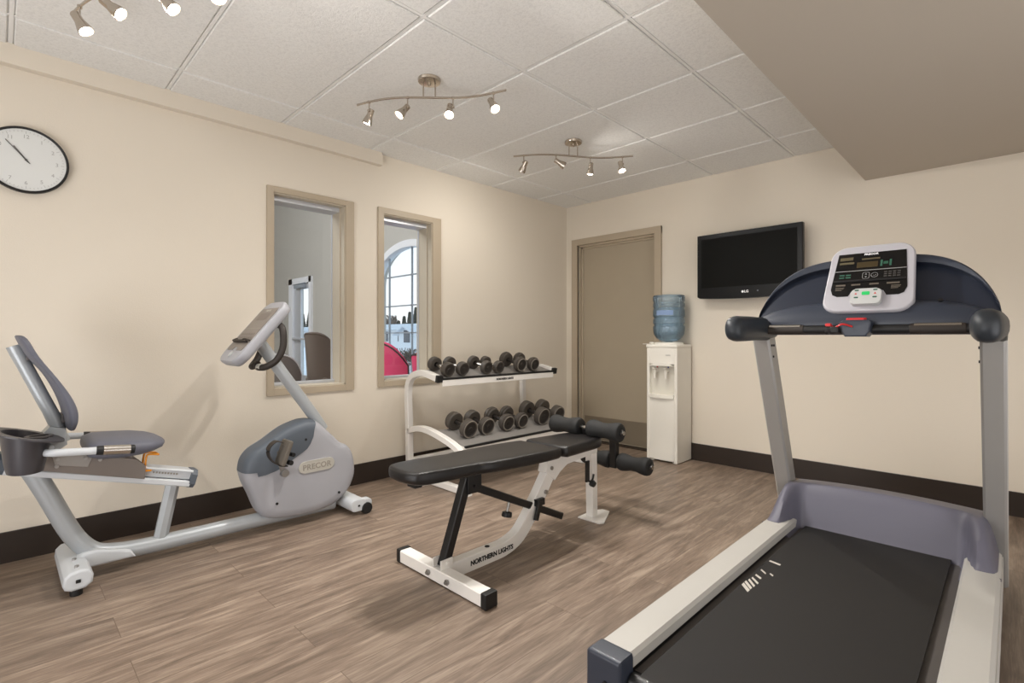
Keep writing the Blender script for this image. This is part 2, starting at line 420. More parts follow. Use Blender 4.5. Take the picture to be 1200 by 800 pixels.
# rebate and stops
for x,s_ in ((D[0],1),(D[1],-1)):
    box(bm, min(x,x+s_*.018), max(x,x+s_*.018), YB+.012, YB+.10, 0, D[2], bev=.002)
    box(bm, min(x,x+s_*.034), max(x,x+s_*.034), YB+.040, YB+.10, 0, D[2], bev=.002)
box(bm, D[0], D[1], YB+.012, YB+.10, D[2]-.018, D[2], bev=.002)
box(bm, D[0], D[1], YB+.040, YB+.10, D[2]-.034, D[2], bev=.002)
obj('door_frame', bm, M['trim'], dr)
bm = nb(); box(bm, D[0]+.03, D[1]-.03, YB+.055, YB+.095, .012, D[2]-.03, bev=.002); obj('door_slab', bm, M['doorslab'], dr)
bm = nb(); box(bm, D[0]+.045, D[1]-.045, YB+.0535, YB+.058, .02, .246, bev=.001); obj('kick_plate', bm, M['kick'], dr)
bm = nb(); box(bm, D[0], D[1], YB-.01, YB+.1, 0, .008, bev=.002); obj('threshold', bm, M['base'], dr)
bm = nb(); box(bm, D[0]-.1, D[1]+.1, YB+.12, YB+.14, 0, D[2]+.1); obj('door_backing', bm, M['doorslab'], dr)

# windows in the left wall
def window(n, y0, y1, z0, z1, oy0, oy1, oz0, oz1):
    w = bpy.data.objects.new('window_%d'%n, None); C.objects.link(w); w.location = (XL, (y0+y1)/2, z0); ORG[w.name] = Vector(w.location); struct(w)
    bm = nb(); t = .016
    box(bm, XL-.01, XL+t, oy0, y0, oz0, oz1, bev=.003); box(bm, XL-.01, XL+t, y1, oy1, oz0, oz1, bev=.003)
    box(bm, XL-.01, XL+t, y0-.001, y1+.001, z1, oz1, bev=.003); box(bm, XL-.01, XL+t, y0-.001, y1+.001, oz0, z0, bev=.003)
    obj('window_frame', bm, M['trim'], w)
    bm = nb()   # lining with a step
    for (a,b) in ((y0-.002,y0+.006),(y1-.006,y1+.002)): box(bm, XL-WT, XL+.004, a, b, z0, z1)
    box(bm, XL-WT, XL+.004, y0, y1, z1-.006, z1+.002); box(bm, XL-WT, XL+.004, y0, y1, z0-.002, z0+.008)
    for (a,b) in ((y0+.004,y0+.014),(y1-.014,y1-.004)): box(bm, XL-WT+.01, XL-.05, a, b, z0, z1, bev=.002)
    obj('window_jamb', bm, M['jamb'], w)
    bm = nb()
    g = .012
    for xx in (XL-.155,):
        for (a,b) in ((y0+.006,y0+.006+g),(y1-.006-g,y1-.006)): box(bm, xx-.02, xx, a, b, z0, z1, bev=.002)
        box(bm, xx-.02, xx+.10, y0+.006, y1-.006, z1-.036, z1-.006, bev=.002)
        box(bm, xx-.02, xx+.03, y0+.006, y1-.006, z0+.006, z0+.026, bev=.002)
    obj('glazing_bead', bm, M['alu'], w)
    bm = nb(); box(bm, XL-.169, XL-.165, y0+.01, y1-.01, z0+.02, z1-.02); obj('pane', bm, M['glass'], w, smooth=0, wn=False)
window(1, W1[0],W1[1],.716,1.955, 1.176,1.763,.672,1.992)
window(2, W2[0],W2[1],.716,1.955, 1.954,2.526,.676,1.999)

# ------------------------------------------------------------------ lounge beyond the windows
LY = 5.0; LX = -15.0; LH = 6.0
bm = nb(); box(bm, LX, XL-WT, -5, LY, -.08, -.001); struct(obj('floor_lounge', bm, M['loungefloor'], smooth=0, wn=False))
bm = nb(); box(bm, LX, XL-WT, -5, LY+.3, LH, LH+.1); struct(obj('ceiling_lounge', bm, M['lounge'], smooth=0, wn=False))
bm = nb(); box(bm, LX-.2, LX, -5, LY+.3, -.08, LH); struct(obj('wall_lounge_far', bm, M['lounge'], smooth=0, wn=False))
bm = nb(); box(bm, LX, XL-WT, -5.2, -5, -.08, LH); struct(obj('wall_lounge_near', bm, M['lounge'], smooth=0, wn=False))
bm = nb(); box(bm, XL-WT-.02, XL-WT, YF-3, 1.1, -.08, LH); box(bm, XL-WT-.02, XL-WT, 1.1, LY, 2.3, LH); box(bm, XL-WT-.02, XL-WT, 1.1, LY, -.08, .6)
box(bm, XL-WT-.02, XL-WT, 2.6, LY, .6, 2.3); box(bm, XL-WT-.02, XL-WT, 1.75, 1.96, .6, 2.3); struct(obj('wall_lounge_side', bm, M['lounge'], smooth=0, wn=False))
# exterior wall with arched window and glazed door
AX, AA, AB, AZ = -7.5, 1.1, .7, 2.01      # arch centre, half width, rise, springing
DX0, DX1, DZ = -12.35, -11.35, 2.33
def ell(a, b, n=28): return [(AX+a*math.cos(PI*k/n), AZ+b*math.sin(PI*k/n)) for k in range(n+1)]
bm = nb()
arch = ell(AA, AB)
x_r, x_l = AX+AA, AX-AA
def slab(pts): prism(bm, pts, 'y', LY, LY+.25)
slab([(x_r,0.25),(XL-WT,0.25),(XL-WT,LH),(x_r,LH)]); slab([(LX,-.08),(XL-WT,-.08),(XL-WT,.25),(DX1,.25),(DX1,-.08)][:0] or [(DX1,-.08),(XL-WT,-.08),(XL-WT,.25),(DX1,.25)])
slab([(DX1,.25),(x_l,.25),(x_l,LH),(DX1,LH)]); slab([(LX,-.08),(DX0,-.08),(DX0,LH),(LX,LH)]); slab([(DX0,DZ),(DX1,DZ),(DX1,LH),(DX0,LH)])
for k in range(len(arch)-1):
    (xa,za),(xb,zb) = arch[k],arch[k+1]; slab([(xa,za),(xa,LH),(xb,LH),(xb,zb)])
struct(obj('wall_lounge_exterior', bm, M['lounge'], smooth=0, wn=False))
aw = bpy.data.objects.new('window_3', None); C.objects.link(aw); aw.location = (AX, LY, .25); ORG[aw.name] = Vector(aw.location); struct(aw)
bm = nb()
fr_o, fr_i = ell(AA+.02, AB+.02), ell(AA-.10, AB-.10)
for k in range(len(fr_o)-1): prism(bm, [fr_o[k], fr_o[k+1], fr_i[k+1], fr_i[k]], 'y', LY-.03, LY+.12)
box(bm, x_l-.02, x_l+.10, LY-.03, LY+.12, .25, AZ); box(bm, x_r-.10, x_r+.02, LY-.03, LY+.12, .25, AZ); box(bm, x_l, x_r, LY-.06, LY+.12, .22, .34)
obj('window_frame', bm, M['whitepaint'], aw)
bm = nb()
for x in (AX-.64, AX+.08, AX+.8):
    h = AZ+AB*math.sqrt(max(0,1-((x-AX)/AA)**2))-.05
    box(bm, x-.011, x+.011, LY+.03, LY+.06, .3, h)
for z in (.6,1.12,1.60,2.13):
    hw = AA-.05 if z < AZ else AA*math.sqrt(1-((z-AZ)/AB)**2)-.05
    box(bm, AX-hw, AX+hw, LY+.03, LY+.06, z-.011, z+.011)
obj('muntin', bm, M['muntin'], aw)
bm = nb(); prism(bm, [(x_l+.05,.3)]+[(x_r-.05,.3)]+ell(AA-.05,AB-.05), 'y', LY+.044, LY+.048); obj('pane', bm, M['glass'], aw, smooth=0, wn=False)
d2 = bpy.data.objects.new('door_2', None); C.objects.link(d2); d2.location = (-11.85, LY, 0); ORG[d2.name] = Vector(d2.location); struct(d2)
bm = nb()
box(bm, DX0-.16, DX0+.04, LY-.05, LY+.1, 0, DZ+.1); box(bm, DX1-.04, DX1+.08, LY-.05, LY+.1, 0, DZ+.1); box(bm, DX0-.16, DX1+.08, LY-.05, LY+.1, DZ-.03, DZ+.1)
obj('door_frame', bm, M['whitepaint'], d2)
bm = nb(); wall_cells(bm, 'y', LY, LY+.05, [DX0+.05, DX0+.42, DX1-.07, DX1-.04], [.02,.16,DZ-.16,DZ-.04], [(DX0+.42,DX1-.07,.16,DZ-.16)])
obj('door_leaf', bm, M['alu'], d2)
bm = nb(); box(bm, DX0+.41, DX1-.06, LY+.02, LY+.03, .15, DZ-.15); obj('pane', bm, M['glass'], d2, smooth=0, wn=False)
bm = nb(); cyl(bm, (DX0+.12, LY-.07, 1.0), (DX1-.15, LY-.07, 1.0), .025, 12); cyl(bm, (DX0+.14, LY-.07, 1.0), (DX0+.14, LY+.01, 1.0), .04, 12); cyl(bm, (DX1-.2, LY-.07, 1.0), (DX1-.2, LY+.01, 1.0), .025, 12)
obj('push_bar', bm, M['alu'], d2)
bm = nb(); box(bm, DX0+.2, DX0+.75, LY-.08, LY, DZ-.14, DZ-.06, bev=.01); obj('door_closer', bm, M['muntin'], d2)

def tub_chair(loc, rz, m, me, label, w=.62, h=.95, group='lounge chairs'):
    t = thing('lounge_chair', label, 'chair', loc)
    R = Matrix.Translation(Vector(loc)) @ Matrix.Rotation(rz, 4, 'Z')
    def done(name, bm, mm, par):
        xf(bm, R); return obj(name, bm, mm, par)
    bm = nb(); box(bm, -w/2+.07, w/2-.07, -.28, .26, .30, .45, bev=.04, seg=3); done('seat', bm, m, t)
    # curved back, higher in the middle
    bm = nb(); rings = []
    for k in range(17):
        u = -1+2*k/16; a = u*1.45
        x, y = math.sin(a)*w/2, -.02+math.cos(a)*.30
        top = h - (.30*abs(u)**3); th = .055
        nx, ny = math.sin(a), math.cos(a)
        lean = .06
        sec = [(x,y,.22),(x+nx*.0,y+lean*ny,top*.7),(x+nx*.01,y+(lean+.03)*ny,top-.02),(x-nx*th*.5,y+(lean+.0)*ny-ny*th*.5,top),(x-nx*th,y+(lean-.03)*ny-ny*th,top-.03),(x-nx*th,y-ny*th,.40),(x-nx*th,y-ny*th,.22)]
        rings.append([bm.verts.new(p) for p in sec])
    for A,B in zip(rings, rings[1:]):
        for j in range(7): bm.faces.new((A[j],A[(j+1)%7],B[(j+1)%7],B[j]))
    bm.faces.new(rings[0]); bm.faces.new(rings[-1][::-1])
    bk = done('backrest', bm, m, t)
    bm = nb(); pts = []
    for k in range(17):
        u = -1+2*k/16; a = u*1.45; top = h-.30*abs(u)**3
        pts.append((math.sin(a)*(w/2+.004), -.02+math.cos(a)*.30+.09*math.cos(a), top-.02))
    pts = [(pts[0][0],pts[0][1]-.02,.24)]+pts+[(pts[-1][0],pts[-1][1]-.02,.24)]
    tube(bm, pts, .012, 6); done('piping', bm, me, bk)
    for sx in (-1,1):
        for sy in (-1,1):
            bm = nb(); tube(bm, [(sx*(w/2-.1), sy*.2, .32),(sx*(w/2-.07), sy*.24, 0)], [.022,.014], 8); done('leg', bm, M['bark'], t)
    return t
tub_chair((-6.02,4.0,0), 2.7, M['pink'], M['pinkedge'], 'pink upholstered chair with dark piping in front of the arched window', w=.66, h=.98)
tub_chair((-5.44,4.1,0), 3.3, M['pink'], M['pinkedge'], 'pink upholstered chair mostly hidden behind the right edge of the window', w=.62, h=.84)
tub_chair((-7.55,3.55,0), PI+.5, M['brown'], M['brown'], 'brown high-backed chair seen through the left window, right of the glass door', w=.5, h=1.12)
tub_chair((-7.7,2.95,0), PI+.9, M['greyfab'], M['whitepaint'], 'grey round-backed chair behind the bike console, seen through left window', w=.56, h=.82)

# outdoors
bm = nb()
bmesh.ops.create_grid(bm, x_segments=60, y_segments=40, size=1)
for v in bm.verts:
    x = -35+v.co.x*75; y = 55+v.co.y*49.7
    v.co = Vector((x, y, -.12 + (.10*math.sin(x*.7)*math.cos(y*.6) if y > 7 else 0)))
struct(obj('ground', bm, M['snow'], wn=False))
def house(x, y, w, d, h, rh, label):
    t = thing('house', label, 'house', (x,y,-.1))
    bm = nb(); prism(bm, [(x-w/2,-.1),(x+w/2,-.1),(x+w/2,h),(x,h+rh*.96),(x-w/2,h)] if w < 4 else [(x-w/2,-.1),(x+w/2,-.1),(x+w/2,h),(x-w/2,h)], 'y', y, y+d); obj('wall', bm, M['siding'], t, smooth=0)
    bm = nb()
    if w < 4:
        prism(bm, [(x-w/2-.2,h-.1),(x,h+rh),(x+w/2+.2,h-.1),(x+w/2+.2,h+.0),(x,h+rh+.12),(x-w/2-.2,h+.0)], 'y', y-.4, y+d+.4)
    else:
        prism(bm, [(y-.4,h-.05),(y+d/2,h+rh),(y+d+.4,h-.05)], 'x', x-w/2-.4, x+w/2+.4)
    obj('roof', bm, M['roofgrey'], t, smooth=0)
    n = int(w/2.2)
    for k in range(n):
        cx = x-w/2+(k+.5)*w/n
        bm = nb(); box(bm, cx-.45, cx+.45, y-.04, y+.05, .6, 1.6); f = obj('window', bm, M['whitepaint'], t, smooth=0)
        bm = nb(); box(bm, cx-.38, cx+.38, y-.06, y+.02, .67, 1.53); obj('pane', bm, M['darkwin'], f, smooth=0)
house(-37,24,16,6,1.75,.55, 'long low white building with snowy roof beyond the arched window')
house(-30.0,20,2.2,3,1.25,.5, 'small white gabled shed in the snow beyond the arched window')
house(-62,26,16,6,1.8,.6, 'low white building with snowy roof seen through the glass door')
def spruce(x, y, h, label):
    t = thing('spruce_tree', label, 'tree', (x,y,-.1), 'spruce trees behind the white buildings')
    bm = nb(); tube(bm, [(x,y,-.1),(x,y,h*.9)], [.18,.04], 8); obj('trunk', bm, M['bark'], t)
    bm = nb()
    for k in range(420):
        u = random.random()**.7; z = h*(.12+.88*u); r = (1-u)*h*.17+.08; a = random.random()*2*PI
        p = Vector((x,y,z)); q = p+Vector((math.cos(a)*r, math.sin(a)*r, -r*.25))
        s = Vector((-math.sin(a), math.cos(a), 0))*(.18+.12*h*(1-u)*.3); up = Vector((0,0,.14*h*.4))
        vs = [bm.verts.new(v) for v in (p+up*.4, q+s, q-Vector((0,0,.12)), q-s)]
        bm.faces.new(vs)
    obj('foliage', bm, M['leafdark'], t, smooth=0, wn=False)
def bare(x, y, h, label):
    t = thing('bare_tree', label, 'tree', (x,y,-.1), 'bare trees behind the white buildings')
    bm = nb(); tube(bm, [(x,y,-.1),(x+.1,y,h*.5),(x,y,h)], [.14,.03], 6); obj('trunk', bm, M['bark'], t)
    bm = nb()
    for k in range(110):
        z = h*(.25+.7*random.random()); a = random.random()*2*PI; r = (1.05-z/h)*h*.4+.3
        p = Vector((x,y,z)); q = p+Vector((math.cos(a)*r*.6, math.sin(a)*r*.6, r*.8))
        tube(bm, [p,(p+q)/2+Vector((0,0,-.08)),q], .04, 3)
    obj('branches', bm, M['twig'], t, smooth=0, wn=False)
for i,(sl,y,h,kind) in enumerate([(-1.66,36,4.2,'b'),(-1.62,31,3.4,'b'),(-1.585,38,3.9,'b'),(-1.555,33,3.0,'s'),(-1.52,35,3.6,'s'),(-1.485,33,3.9,'s'),(-1.45,41,5.2,'s'),(-1.42,33,4.9,'s'),(-1.385,37,4.9,'s'),(-2.36,33,4.6,'s'),(-2.29,37,5.5,'s'),(-2.22,33,4.4,'b'),(-2.43,34,4.2,'b')]):
    (spruce if kind=='s' else bare)(sl*y, y, h, 'dark spruce tree behind the white buildings' if kind=='s' else 'bare leafless tree behind the white buildings')
def dark_mark_shrub(x, y, label):  # added shrubs stand in for dark shadow and dirt marks on the snowbank
    t = thing('standin_shrub', label, 'shrub', (x,y,-.1), 'added shrubs standing in for dark marks on the snow')
    bm = nb()
    for k in range(60):
        a = random.random()*2*PI; r = .3+.5*random.random()
        tube(bm, [(x,y,-.1),(x+math.cos(a)*r*.5,y+math.sin(a)*r*.5,.25),(x+math.cos(a)*r,y+math.sin(a)*r,.3+.3*random.random())], .018, 3)
    obj('twigs', bm, M['bark'], t, smooth=0, wn=False)
    bm = nb(); bmesh.ops.create_icosphere(bm, subdivisions=2, radius=1)
    for v in bm.verts: v.co = Vector((x+v.co.x*.55, y+v.co.y*.5, .12+v.co.z*.2))
    obj('snow_cap', bm, M['snow'], t)
for sl,y in ((-1.5,9.0),(-1.455,10.6),(-1.53,12),(-1.425,8.4)): dark_mark_shrub(sl*y, y, 'added twiggy shrub standing in for dark shadow and dirt on the snow')

# ------------------------------------------------------------------ wall clock
ck = thing('wall_clock', 'round white wall clock with thin black rim on left wall', 'clock', (XL, .092, 1.73))
bm = nb(); lathe(bm, [(.150,0),(.153,.008),(.153,.030),(.149,.035),(.144,.033),(.142,.024),(0,.024)], (XL,.092,1.872), (1,0,0), 56); obj('rim', bm, M['plastic_black'], ck)
bm = nb(); lathe(bm, [(.1425,.0245),(.1425,.0265),(0,.0265)], (XL,.092,1.872), (1,0,0), 56); fc = obj('dial', bm, M['clockface'], ck)
bm = nb()
for k in range(60):
    a = 2*PI*k/60; L_ = .012 if k%5==0 else .005
    c = Vector((XL+.027, .092+math.sin(a)*(.134-L_/2), 1.872+math.cos(a)*(.134-L_/2)))
    box(bm, c.x-.0004, c.x+.0004, c.y-.0007, c.y+.0007, c.z-L_/2, c.z+L_/2, rot=Matrix.Rotation(-a,4,'X'))
obj('minute_marks', bm, M['clockmark'], fc, smooth=0)
for k in range(1,13):
    a = 2*PI*k/12
    text('numeral', str(k), .024, M['clockmark'], fc, basis((XL+.0268, .092+math.sin(a)*.108, 1.872+math.cos(a)*.108), (0,1,0), (0,0,1)), extrude=.0003)
def hand(name, ang, L_, back, w):
    bm = nb(); box(bm, -.0006, .0006, -w, w, -back, L_)
    xf(bm, Matrix.Translation((XL+.0295,.092,1.872)) @ Matrix.Rotation(-ang,4,'X')); return obj(name, bm, M['clockhand'], ck, smooth=0)
hand('minute_hand', math.radians(-41), .105, .02, .0018); hand('hour_hand', math.radians(-37), .07, .012, .0028)
bm = nb(); cyl(bm, (XL+.026,.092,1.872), (XL+.032,.092,1.872), .005, 12); obj('hub', bm, M['clockhand'], ck)

# ------------------------------------------------------------------ television
tx0, tx1, tz0, tz1 = -1.860, -1.077, 1.352, 1.873; ty = YB-.115
tv = thing('television', 'black flat screen television on the back wall', 'television', ((tx0+tx1)/2, YB-.1, tz0))
bm = nb()
out = [(tx0,tz0+.018),(tx0+.02,tz0+.006)]+[(tx0+.02+(tx1-tx0-.04)*k/10, tz0+.006-.012*math.sin(PI*k/10)) for k in range(1,10)]+[(tx1-.02,tz0+.006),(tx1,tz0+.018),(tx1,tz1-.004),(tx1-.004,tz1),(tx0+.004,tz1),(tx0,tz1-.004)]
prism(bm, out, 'y', ty, ty+.045, bev=.006); obj('bezel', bm, M['tvbezel'], tv)
bm = nb(); box(bm, tx0+.036, tx1-.036, ty-.001, ty+.004, tz0+.088, tz1-.036); obj('screen', bm, M['tvscreen'], tv, smooth=0)
bm = nb(); prism(bm, rrect((tx0+tx1)/2, (tz0+tz1)/2, .62, .38, .03), 'y', ty+.044, ty+.075, bev=.01); obj('rear_housing', bm, M['plastic_black'], tv)
bm = nb(); box(bm, (tx0+tx1)/2-.15, (tx0+tx1)/2+.15, ty+.07, YB+.001, 1.55, 1.70, bev=.003); obj('wall_bracket', bm, M['blacksteel'], tv)
lx = -1.48
text('brand_lettering', 'LG', .026, M['lettering_white'], tv, basis((lx+.012, ty-.0008, tz0+.044),(1,0,0),(0,0,1)), bold=.0006)
bm = nb(); lathe(bm, [(.009,0),(.009,.0015),(0,.0015)], (lx-.016, ty, tz0+.044), (0,-1,0), 20); obj('brand_emblem', bm, M['lettering_white'], tv)
bm = nb(); lathe(bm, [(.006,0),(.006,.001),(0,.001)], (-1.385, ty, tz0+.046), (0,-1,0), 12); obj('power_light', bm, M['bikenavy'], tv)

# ------------------------------------------------------------------ water cooler and bottle
wx0, wx1, wy0, wy1, wh = -2.232, -1.955, 3.885, 4.152, .985
wc = thing('water_cooler', 'tall white floor-standing water cooler beside the door', 'water cooler', ((wx0+wx1)/2, (wy0+wy1)/2, 0))
bm = nb(); box(bm, wx0, wx1, wy0+.045, wy1, .004, wh-.03, bev=.006, seg=2)
for a_,b_ in ((wx0,wx0+.028),(wx1-.028,wx1)): box(bm, a_, b_, wy0+.006, wy0+.06, .004, wh-.03, bev=.008, seg=3)
for sx in (wx0+.02, wx1-.05): box(bm, sx, sx+.03, wy0+.03, wy0+.06, 0, .01)
obj('body', bm, M['cooler'], wc)
bm = nb(); cx = (wx0+wx1)/2; hw = (wx1-wx0)/2
# front fascia slightly bowed, split above and below the tap recess
def bow(z0, z1, d=.014):
    n = 10; P = [(cx-hw+.004+ (2*hw-.008)*k/n, wy0+.013-d*math.sin(PI*k/n)) for k in range(n+1)]
    prism(bm, P+[(wx1-.004,wy0+.05),(wx0+.004,wy0+.05)], 'z', z0, z1, bev=.002)
bow(.022,.555); bow(.82,wh-.03)
obj('front_panel', bm, M['cooler'], wc)
bm = nb(); box(bm, wx0+.02, wx1-.02, wy0+.042, wy0+.06, .55, .83); obj('tap_recess', bm, M['cooler2'], wc)
bm = nb(); n=12
P=[(cx-.105+.21*k/n, .806+.028*math.sin(PI*k/n)) for k in range(n+1)]
prism(bm, P+[(cx+.105,.800),(cx-.105,.800)], 'y', wy0-.010, wy0+.03, bev=.004); obj('hood_lip', bm, M['cooler'], wc)
bm = nb(); 
P=[(cx-.11,wy0+.05)]+[(cx-.11+.22*k/10, wy0-.002-.020*math.sin(PI*k/10)) for k in range(11)]+[(cx+.11,wy0+.05)]
prism(bm, P, 'z', .535, .562, bev=.003); obj('drip_tray', bm, M['cooler'], wc)
for sx,mm in ((-.055,M['red']),(.045,M['blue'])):
    bm = nb(); cyl(bm, (cx+sx, wy0+.05, .765), (cx+sx, wy0-.012, .762), .013, 14, bev=.003); tube(bm, [(cx+sx,wy0-.004,.765),(cx+sx,wy0-.008,.735),(cx+sx,wy0-.006,.700)], [.012,.009,.008], 12)
    tp = obj('tap', bm, M['cooler'], wc)
    bm = nb(); box(bm, cx+sx-.012, cx+sx+.012, wy0-.03, wy0+.01, .772, .782, bev=.003, rot=Matrix.Rotation(-.25,4,'X')); obj('tap_lever', bm, M['cooler2'], tp)
    bm = nb(); cyl(bm, (cx+sx, wy0+.05, .792), (cx+sx, wy0+.036, .792), .006, 12); obj('temperature_dot', bm, mm, tp)
bm = nb(); box(bm, wx0-.003, wx1+.003, wy0-.002, wy1+.002, wh-.032, wh-.004, bev=.009, seg=3); lathe(bm, [(.12,wh-.006),(.118,wh+.012),(.10,wh+.016),(.06,wh+.004),(0,wh+.004)], (cx, (wy0+wy1)/2, 0), (0,0,1), 36); obj('top_cover', bm, M['cooler'], wc)
text('model_lettering', 'oasis', .022, M['clockmark'], wc, basis((cx+.062, wy0-.0015, .895),(1,0,-.0),(0,0,1)))
bx, by = cx, (wy0+wy1)/2; z0 = wh+.006
wb = thing('water_bottle', 'large blue translucent water bottle upside down on the cooler', 'water bottle', (bx,by,z0))
pr = [(.026,0),(.03,.012),(.07,.02),(.105,.045),(.124,.075),(.130,.11)]
for za in (.155,.215): pr += [(.131,za-.012),(.121,za-.004),(.121,za+.004),(.131,za+.012)]
pr += [(.131,.285),(.124,.292),(.124,.302),(.131,.310),(.131,.335),(.125,.342),(.125,.350),(.132,.357),(.133,.392),(.128,.404),(.110,.408),(.06,.402),(0,.400)]
bm = nb(); lathe(bm, pr, (bx,by,z0), (0,0,1), 48); obj('bottle_shell', bm, M['bottle'], wb)
bm = nb(); lathe(bm, [(.0,.03),(.09,.05),(.115,.09),(.118,.30),(.0,.30)], (bx,by,z0), (0,0,1), 40); obj('water', bm, M['bottle'], wb)
bm = nb()
for k in range(13):
    a0 = -PI/2-.55+1.5*k/12
    if k: pass
ring = [(bx+.1325*math.cos(-PI/2-.35+1.1*k/12), by+.1325*math.sin(-PI/2-.35+1.1*k/12)) for k in range(13)]
va = [bm.verts.new((x,y,z0+.235)) for x,y in ring]; vb = [bm.verts.new((x,y,z0+.275)) for x,y in ring]
for k in range(12): bm.faces.new((va[k],va[k+1],vb[k+1],vb[k]))
obj('printed_band', bm, mat('bottle_print',(134,158,196),.5), wb)
bm = nb(); lathe(bm, [(.020,0),(.022,.003),(.022,.016),(.018,.020),(0,.020)], (wx0+.035, wy0+.035, wh-.004), (0,0,1), 20)
pc = tag(recenter(obj('bottle_cap', bm, M['cooler'])), 'small white bottle cap lying on the front corner of cooler top', 'cap')
bm = nb(); box(bm, wx0-.035, wx0+.05, wy0+.002, wy0+.012, wh-.004, wh+.003, bev=.002); tag(recenter(obj('plastic_strip', bm, M['cooler2'])), 'thin white pull strip sticking out over the cooler top left edge', 'strip')

# ------------------------------------------------------------------ track lights
CAM_R = Vector((.711,.703,0)); CAM_D = Vector((-.703,.711,0))
def spot_head(t, p, d, lit=True, en=1.0):
    d = Vector(d).normalized(); p = Vector(p)
    bm = nb(); cyl(bm, p+Vector((0,0,.006)), p+Vector((0,0,-.045)), .0035, 8); cyl(bm, p+Vector((0,0,.004)), p+Vector((0,0,-.006)), .008, 12); piv = p+Vector((0,0,-.048))
    side = d.cross(Vector((0,0,1))).normalized()
    cyl(bm, piv-side*.008, piv+side*.010, .007, 10)
    hd_stem = obj('spot_stem', bm, M['nickel'], t)
    o = piv + side*.016 - d*.015
    bm = nb(); lathe(bm, [(0,0),(.013,0),(.0155,.003),(.016,.035),(.019,.045),(.0235,.062),(.0255,.078),(.0235,.080),(.021,.074),(0,.072)], o, d, 24); hd = obj('spot_head', bm, M['nickel'], t)
    bm = nb(); lathe(bm, [(.0205,.0735),(.018,.078),(0,.0785)], o, d, 20); obj('lens', bm, M['lens'] if lit else M['chrome'], hd)
    l = bpy.data.lights.new('spot_lamp', 'SPOT'); l.energy = SPOT_E*en; l.color = (1,.955,.895); l.spot_size = math.radians(165); l.spot_blend = .9; l.shadow_soft_size = .02
    lo = bpy.data.objects.new('spot_lamp', l); C.objects.link(lo); lo.location = o + d*.09 - org(t)
    lo.rotation_euler = d.to_track_quat('-Z','Y').to_euler(); lo.parent = t
SPOT_E = 17
def track(cx, cy, ang, zr, svals, dirs, label, half=.41, amp=.034):
    t = thing('track_light', label, 'ceiling light', (cx,cy,ZC-.007), 'curved four-spot track lights on the tiled ceiling')
    bm = nb(); lathe(bm, [(.058,0),(.060,-.004),(.057,-.016),(.03,-.022),(.009,-.022),(.008,-.036),(0,-.038)], (cx,cy,ZC-.007), (0,0,1), 36); obj('canopy', bm, M['nickel'], t)
    c,s = math.cos(ang), math.sin(ang)
    R = lambda u: (cx+u*c-s*amp*math.sin(PI*u/half), cy+u*s+c*amp*math.sin(PI*u/half), zr)
    bm = nb(); bar(bm, [R(-half+2*half*k/32) for k in range(33)], .007, .011, (0,0,1), bev=.002); obj('rail', bm, M['nickel'], t)
    for u in (-.03,.03):
        q = R(u); bm = nb(); cyl(bm, (q[0],q[1],ZC-.02), (q[0],q[1],zr), .004, 10); obj('rod', bm, M['nickel'], t)
    for u,(r,up,to,lit,en) in zip(svals, dirs):
        spot_head(t, R(u), CAM_R*r+Vector((0,0,up))-CAM_D*to, lit, en)
track(-2.168,1.580,math.radians(33),2.29,(-.33,-.11,.12,.34),[(-.35,-.9,-.1,True,.2),(-.5,-.75,.35,True,.4),(0,-.85,.5,True,3.4),(.35,-.8,.45,True,4.2)], 'brushed nickel track light with four lit spots, nearer the left windows', half=.41)
track(-2.152,2.775,math.radians(44),2.284,(-.34,-.12,.12,.34),[(-.4,-.75,-.5,True,1.1),(.85,-.5,-.1,True,.4),(-.1,-1,-.05,True,.4),(.1,-.85,.35,True,2.4)], 'brushed nickel track light closest to the back wall and door', half=.41)
track(-2.17,.385,math.radians(25),2.285,(-.37,-.18,.04,.28),[(.5,-.8,-.05,True,.4),(.75,-.6,-.1,True,.5),(.75,-.8,-.05,True,1.9),(.3,-.8,.2,True,.6)], 'brushed nickel track light cut off by the top of the view', half=.43)

# ------------------------------------------------------------------ dumbbell rack
RX, RY0, RY1 = -3.2, 2.165, 3.41
rk = thing('dumbbell_rack', 'white two-tier steel dumbbell rack along the left wall', 'dumbbell rack', (-2.95,(RY0+RY1)/2,0), None)
for y in (RY0, RY1):
    bm = nb()
    bar(bm, [(-3.215,y,.02),(-3.225,y,.40),(-3.235,y,.60),(-3.225,y,.69),(-3.185,y,.745),(-3.12,y,.772),(-3.02,y,.782),(-2.86,y,.750)], .045, .045, (0,1,0), sm=5)
    fr = obj('side_frame', bm, M['white'], rk)
    bm = nb(); bar(bm, [(-3.215,y,.345),(-3.10,y,.375),(-2.98,y,.375),(-2.82,y,.345),(-2.68,y,.305),(-2.60,y,.262)], .043, .045, (0,1,0), sm=5); obj('shelf_arm', bm, M['white'], rk)
    bm = nb(); bar(bm, [(-3.27,y,.025),(-2.53,y,.025)], .045, .045, (0,0,1)); obj('foot', bm, M['white'], rk)
    bm = nb(); box(bm, -2.868, -2.842, y-.025, y+.025, .725, .775, bev=.004, rot=Matrix.Rotation(math.radians(11),4,'Y')); obj('end_cap', bm, M['plastic_black'], rk)
    bm = nb()
    side = 1
    for (x,z) in ((-3.06,.782),(-2.94,.767),(-2.95,.372),(-2.80,.342)):
        cyl(bm, (x,y+.02,z), (x,y+.030,z), .009, 6); cyl(bm, (x,y+.028,z), (x,y+.036,z), .005, 8)
    obj('bolt', bm, M['zinc'], rk)
